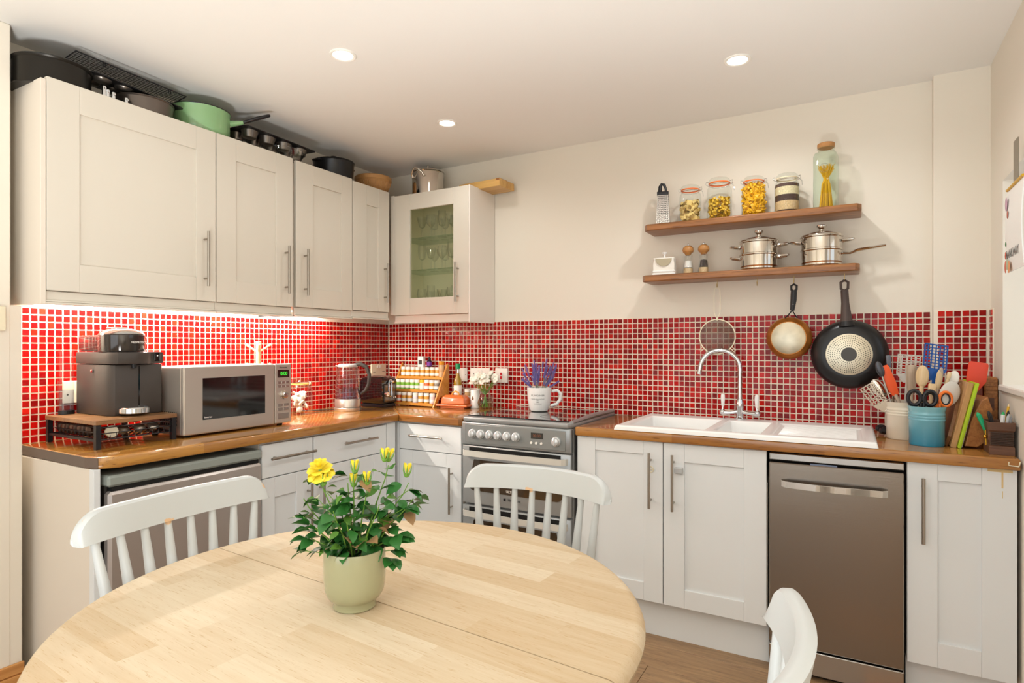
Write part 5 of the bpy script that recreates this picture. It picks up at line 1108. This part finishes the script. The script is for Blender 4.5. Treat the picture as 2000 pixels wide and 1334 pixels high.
lab(board('chopping_board', 'x', 3.2345, -.44, -.17, .25, .004, .21, M_pwhite), 'thin white sheet board pressed behind the lime green one')
utensil('spatula', 'red silicone turner rising behind the lime green board', 'turner', (3.273, -.30, .93), (3.312, -.28, 1.235), .115, SILr, blade(.012, .036, .115, .006, .002), SILr, .005, .35)
m = MB().at((0, 0, 0), (PI/2, 0, 0)); t = thing('knife_block', 'brown wooden six-sided wedge block standing right of the boards', 'block', (3.266, -.44, WT+.004), rot=(0, .2, .12))
m.prism([(-.02, 0), (.018, .006), (.038, .03), (.036, .155), (.012, .2), (-.006, .18), (-.02, .1)], -.16, 0, .003); m.out('block_body', M_oakblock, t, smooth=False)
t = thing('bread_box', 'reddish oak box with slatted front against the right wall', 'wooden box', (3.34, -.2, WT))
MB().box(-.0, .042, -.02, .13, .0, .262, .004).out('box_body', M_oakblock, t, smooth=False); MB().box(-.036, -.002, .0, .13, .0, .268, .003).out('box_lid', P('red_timber', '#8A2F18', .25, coat=.5, vary=.25), t, smooth=False); bx('box_recess', M_darkwood, t, -.0+.008, .03, -.0215, -.0195, .13, .18, 0)
for k in range(4): bx('slat', M_oakblock, t, .002, .04, -.0225, -.0202, .196+.015*k, .208+.015*k, .001)
t = thing('pencil_box', 'dark ribbed wooden pencil box with brass clasp at the right end of the worktop', 'pencil box', (3.338, -.5, WT))
m = MB(); segs = [(0, .0), (.0, .026), (-.005, .03), (-.005, .082), (.0, .086), (.0, .112)]
ring = []
for o_, z in [(.0, 0), (.0, .028), (-.004, .034), (-.004, .082), (.0, .088), (.002, .116)]:
    w_ = .036+o_; ring.append([m.v((-w_-.006*(z/.116), -.055-o_, z)), m.v((w_, -.055-o_, z)), m.v((w_, .05, z)), m.v((-w_-.006*(z/.116), .05, z))])
for a, b in zip(ring, ring[1:]):
    for i in range(4): m.f([a[i], a[(i+1) % 4], b[(i+1) % 4], b[i]])
m.f(ring[0][::-1])
inr = [m.v((v_.co.x*.86, v_.co.y*.86, .116)) for v_ in ring[-1]]; bot = [m.v((v_.co.x*.86, v_.co.y*.86, .05)) for v_ in ring[-1]]
for a, b in ((ring[-1], inr), (inr, bot)):
    for i in range(4): m.f([a[i], a[(i+1) % 4], b[(i+1) % 4], b[i]])
m.f(bot); m.out('box_body', M_darkwood, t, smooth=False)
for k in range(8): bx('rib', P('rib_dark', '#3E2C22', .45), t, -.033, .033, -.0565, -.0505, .0345+.006*k, .0385+.006*k, .001)
lab(MB().sph((-.044, -.03, .06), .007).tube([(-.042, -.03, .03), (-.044, -.03, .085)], .003, 6).out('clasp', P('brass', '#D2A640', .2, 1), t), 'brass clasp')
def pen(label, x, y, h, c, r=.004, lean=(0, 0), flat=1, cat='pen', tipc=None):
    t = thing('pencil' if cat == 'pencil' else cat, label, cat, (x, y, WT+.055), rot=(lean[0], lean[1], 0)); MB().tube([(0, 0, 0), (0, 0, h)], r, 8, flat=flat).out('barrel', P('pen_'+c[1:], c, .35), t)
    MB().tube([(0, 0, h), (0, 0, h+.01)], [r*.9, r*.3], 8, flat=flat).out('tip', P('tip_'+(tipc or c)[1:], tipc or c, .4), t)
pen('green highlighter leaning left in the pencil box', 3.312, -.49, .085, '#18A870', .008, (0, -.38), .7)
pen('black pen leaning left beside the green highlighter', 3.326, -.5, .088, '#1E1E22', .005, (0, -.2))
pen('black marker in the middle of the pencil box', 3.333, -.48, .085, '#26262A', .006, (0, -.22))
pen('white and green felt pen in the pencil box', 3.345, -.5, .085, '#EDEDEA', .007, (0, .06), 1, 'pen', '#18A85C')
pen('yellow pencil standing highest in the pencil box', 3.352, -.485, .115, '#E2B02A', .0038, (0, .14), 1, 'pencil', '#E9D2A8')
pen('silver grey pen in front of the yellow pencil', 3.352, -.51, .08, '#B9BBBD', .006, (0, .15))
pen('dark pen at the right of the pencil box', 3.362, -.49, .09, '#2A2426', .005, (0, .05))
pen('small grey ballpoint at the right end of the pencil box', 3.366, -.515, .075, '#8A8A8E', .0035, (0, .06))
tg = MB().tube([(3.345, -.6205, .898), (3.345, -.6205, .886), (3.372, -.6205, .884), (3.376, -.6205, .9)], .0022, 6).out('cup_hook', M_cream); tag(tg, 'cream wire hook on the worktop corner at the right wall', 'hook')
# calendar on the right wall beside the window
t = thing('wall_calendar', 'illustrated January calendar hanging at the window on the right', 'calendar', (3.355, -.68, 1.56), -PI/2)
m = MB(); rows_ = []
for i in range(9):
    z = .29*i/8; o_ = -.0-.008*math.sin(PI*i/8); rows_.append([m.v((-.13+.03*(i/8)*0, o_, z)), m.v((.1, o_, z)), m.v((.1, o_+.004, z)), m.v((-.13, o_+.004, z))])
for a, b in zip(rows_, rows_[1:]):
    for i in range(4): m.f([a[i], a[(i+1) % 4], b[(i+1) % 4], b[i]])
m.f(rows_[0]); m.f(rows_[-1][::-1]); m.out('pages', M_white, t)
text('JANUARY', .042, INK, t, (-.12, -.006, .06), FS, align='LEFT')
for (x, z, r, c) in ((-.12, .02, .016, '#D97A62'), (-.095, .025, .014, '#B9C2A0'), (-.07, .015, .016, '#E0A070'), (-.12, .06, .01, '#C8604A'), (-.12, .1, .006, '#5E8A58'), (-.11, .24, .018, '#C9A8B8'), (-.09, .2, .01, '#B86A58')):
    MB().at((x, -.0085, z), (PI/2, 0, 0)).lathe([(r, 0), (r*.9, .0006), (0, .0006)], 14, 1, 1.4).out('printed_fruit', P('print_'+c[1:], c, .7), t)
MB().tube([(-.13, -.002, .292), (.1, -.002, .292)], .005, 8).out('binding', P('binding_yellow', '#D6A52C', .4), t)
MB().box(-.045, .015, 0, .004, .29, .44).out('hanger', P('hanger_wood', '#8A8070', .5), t, smooth=False)
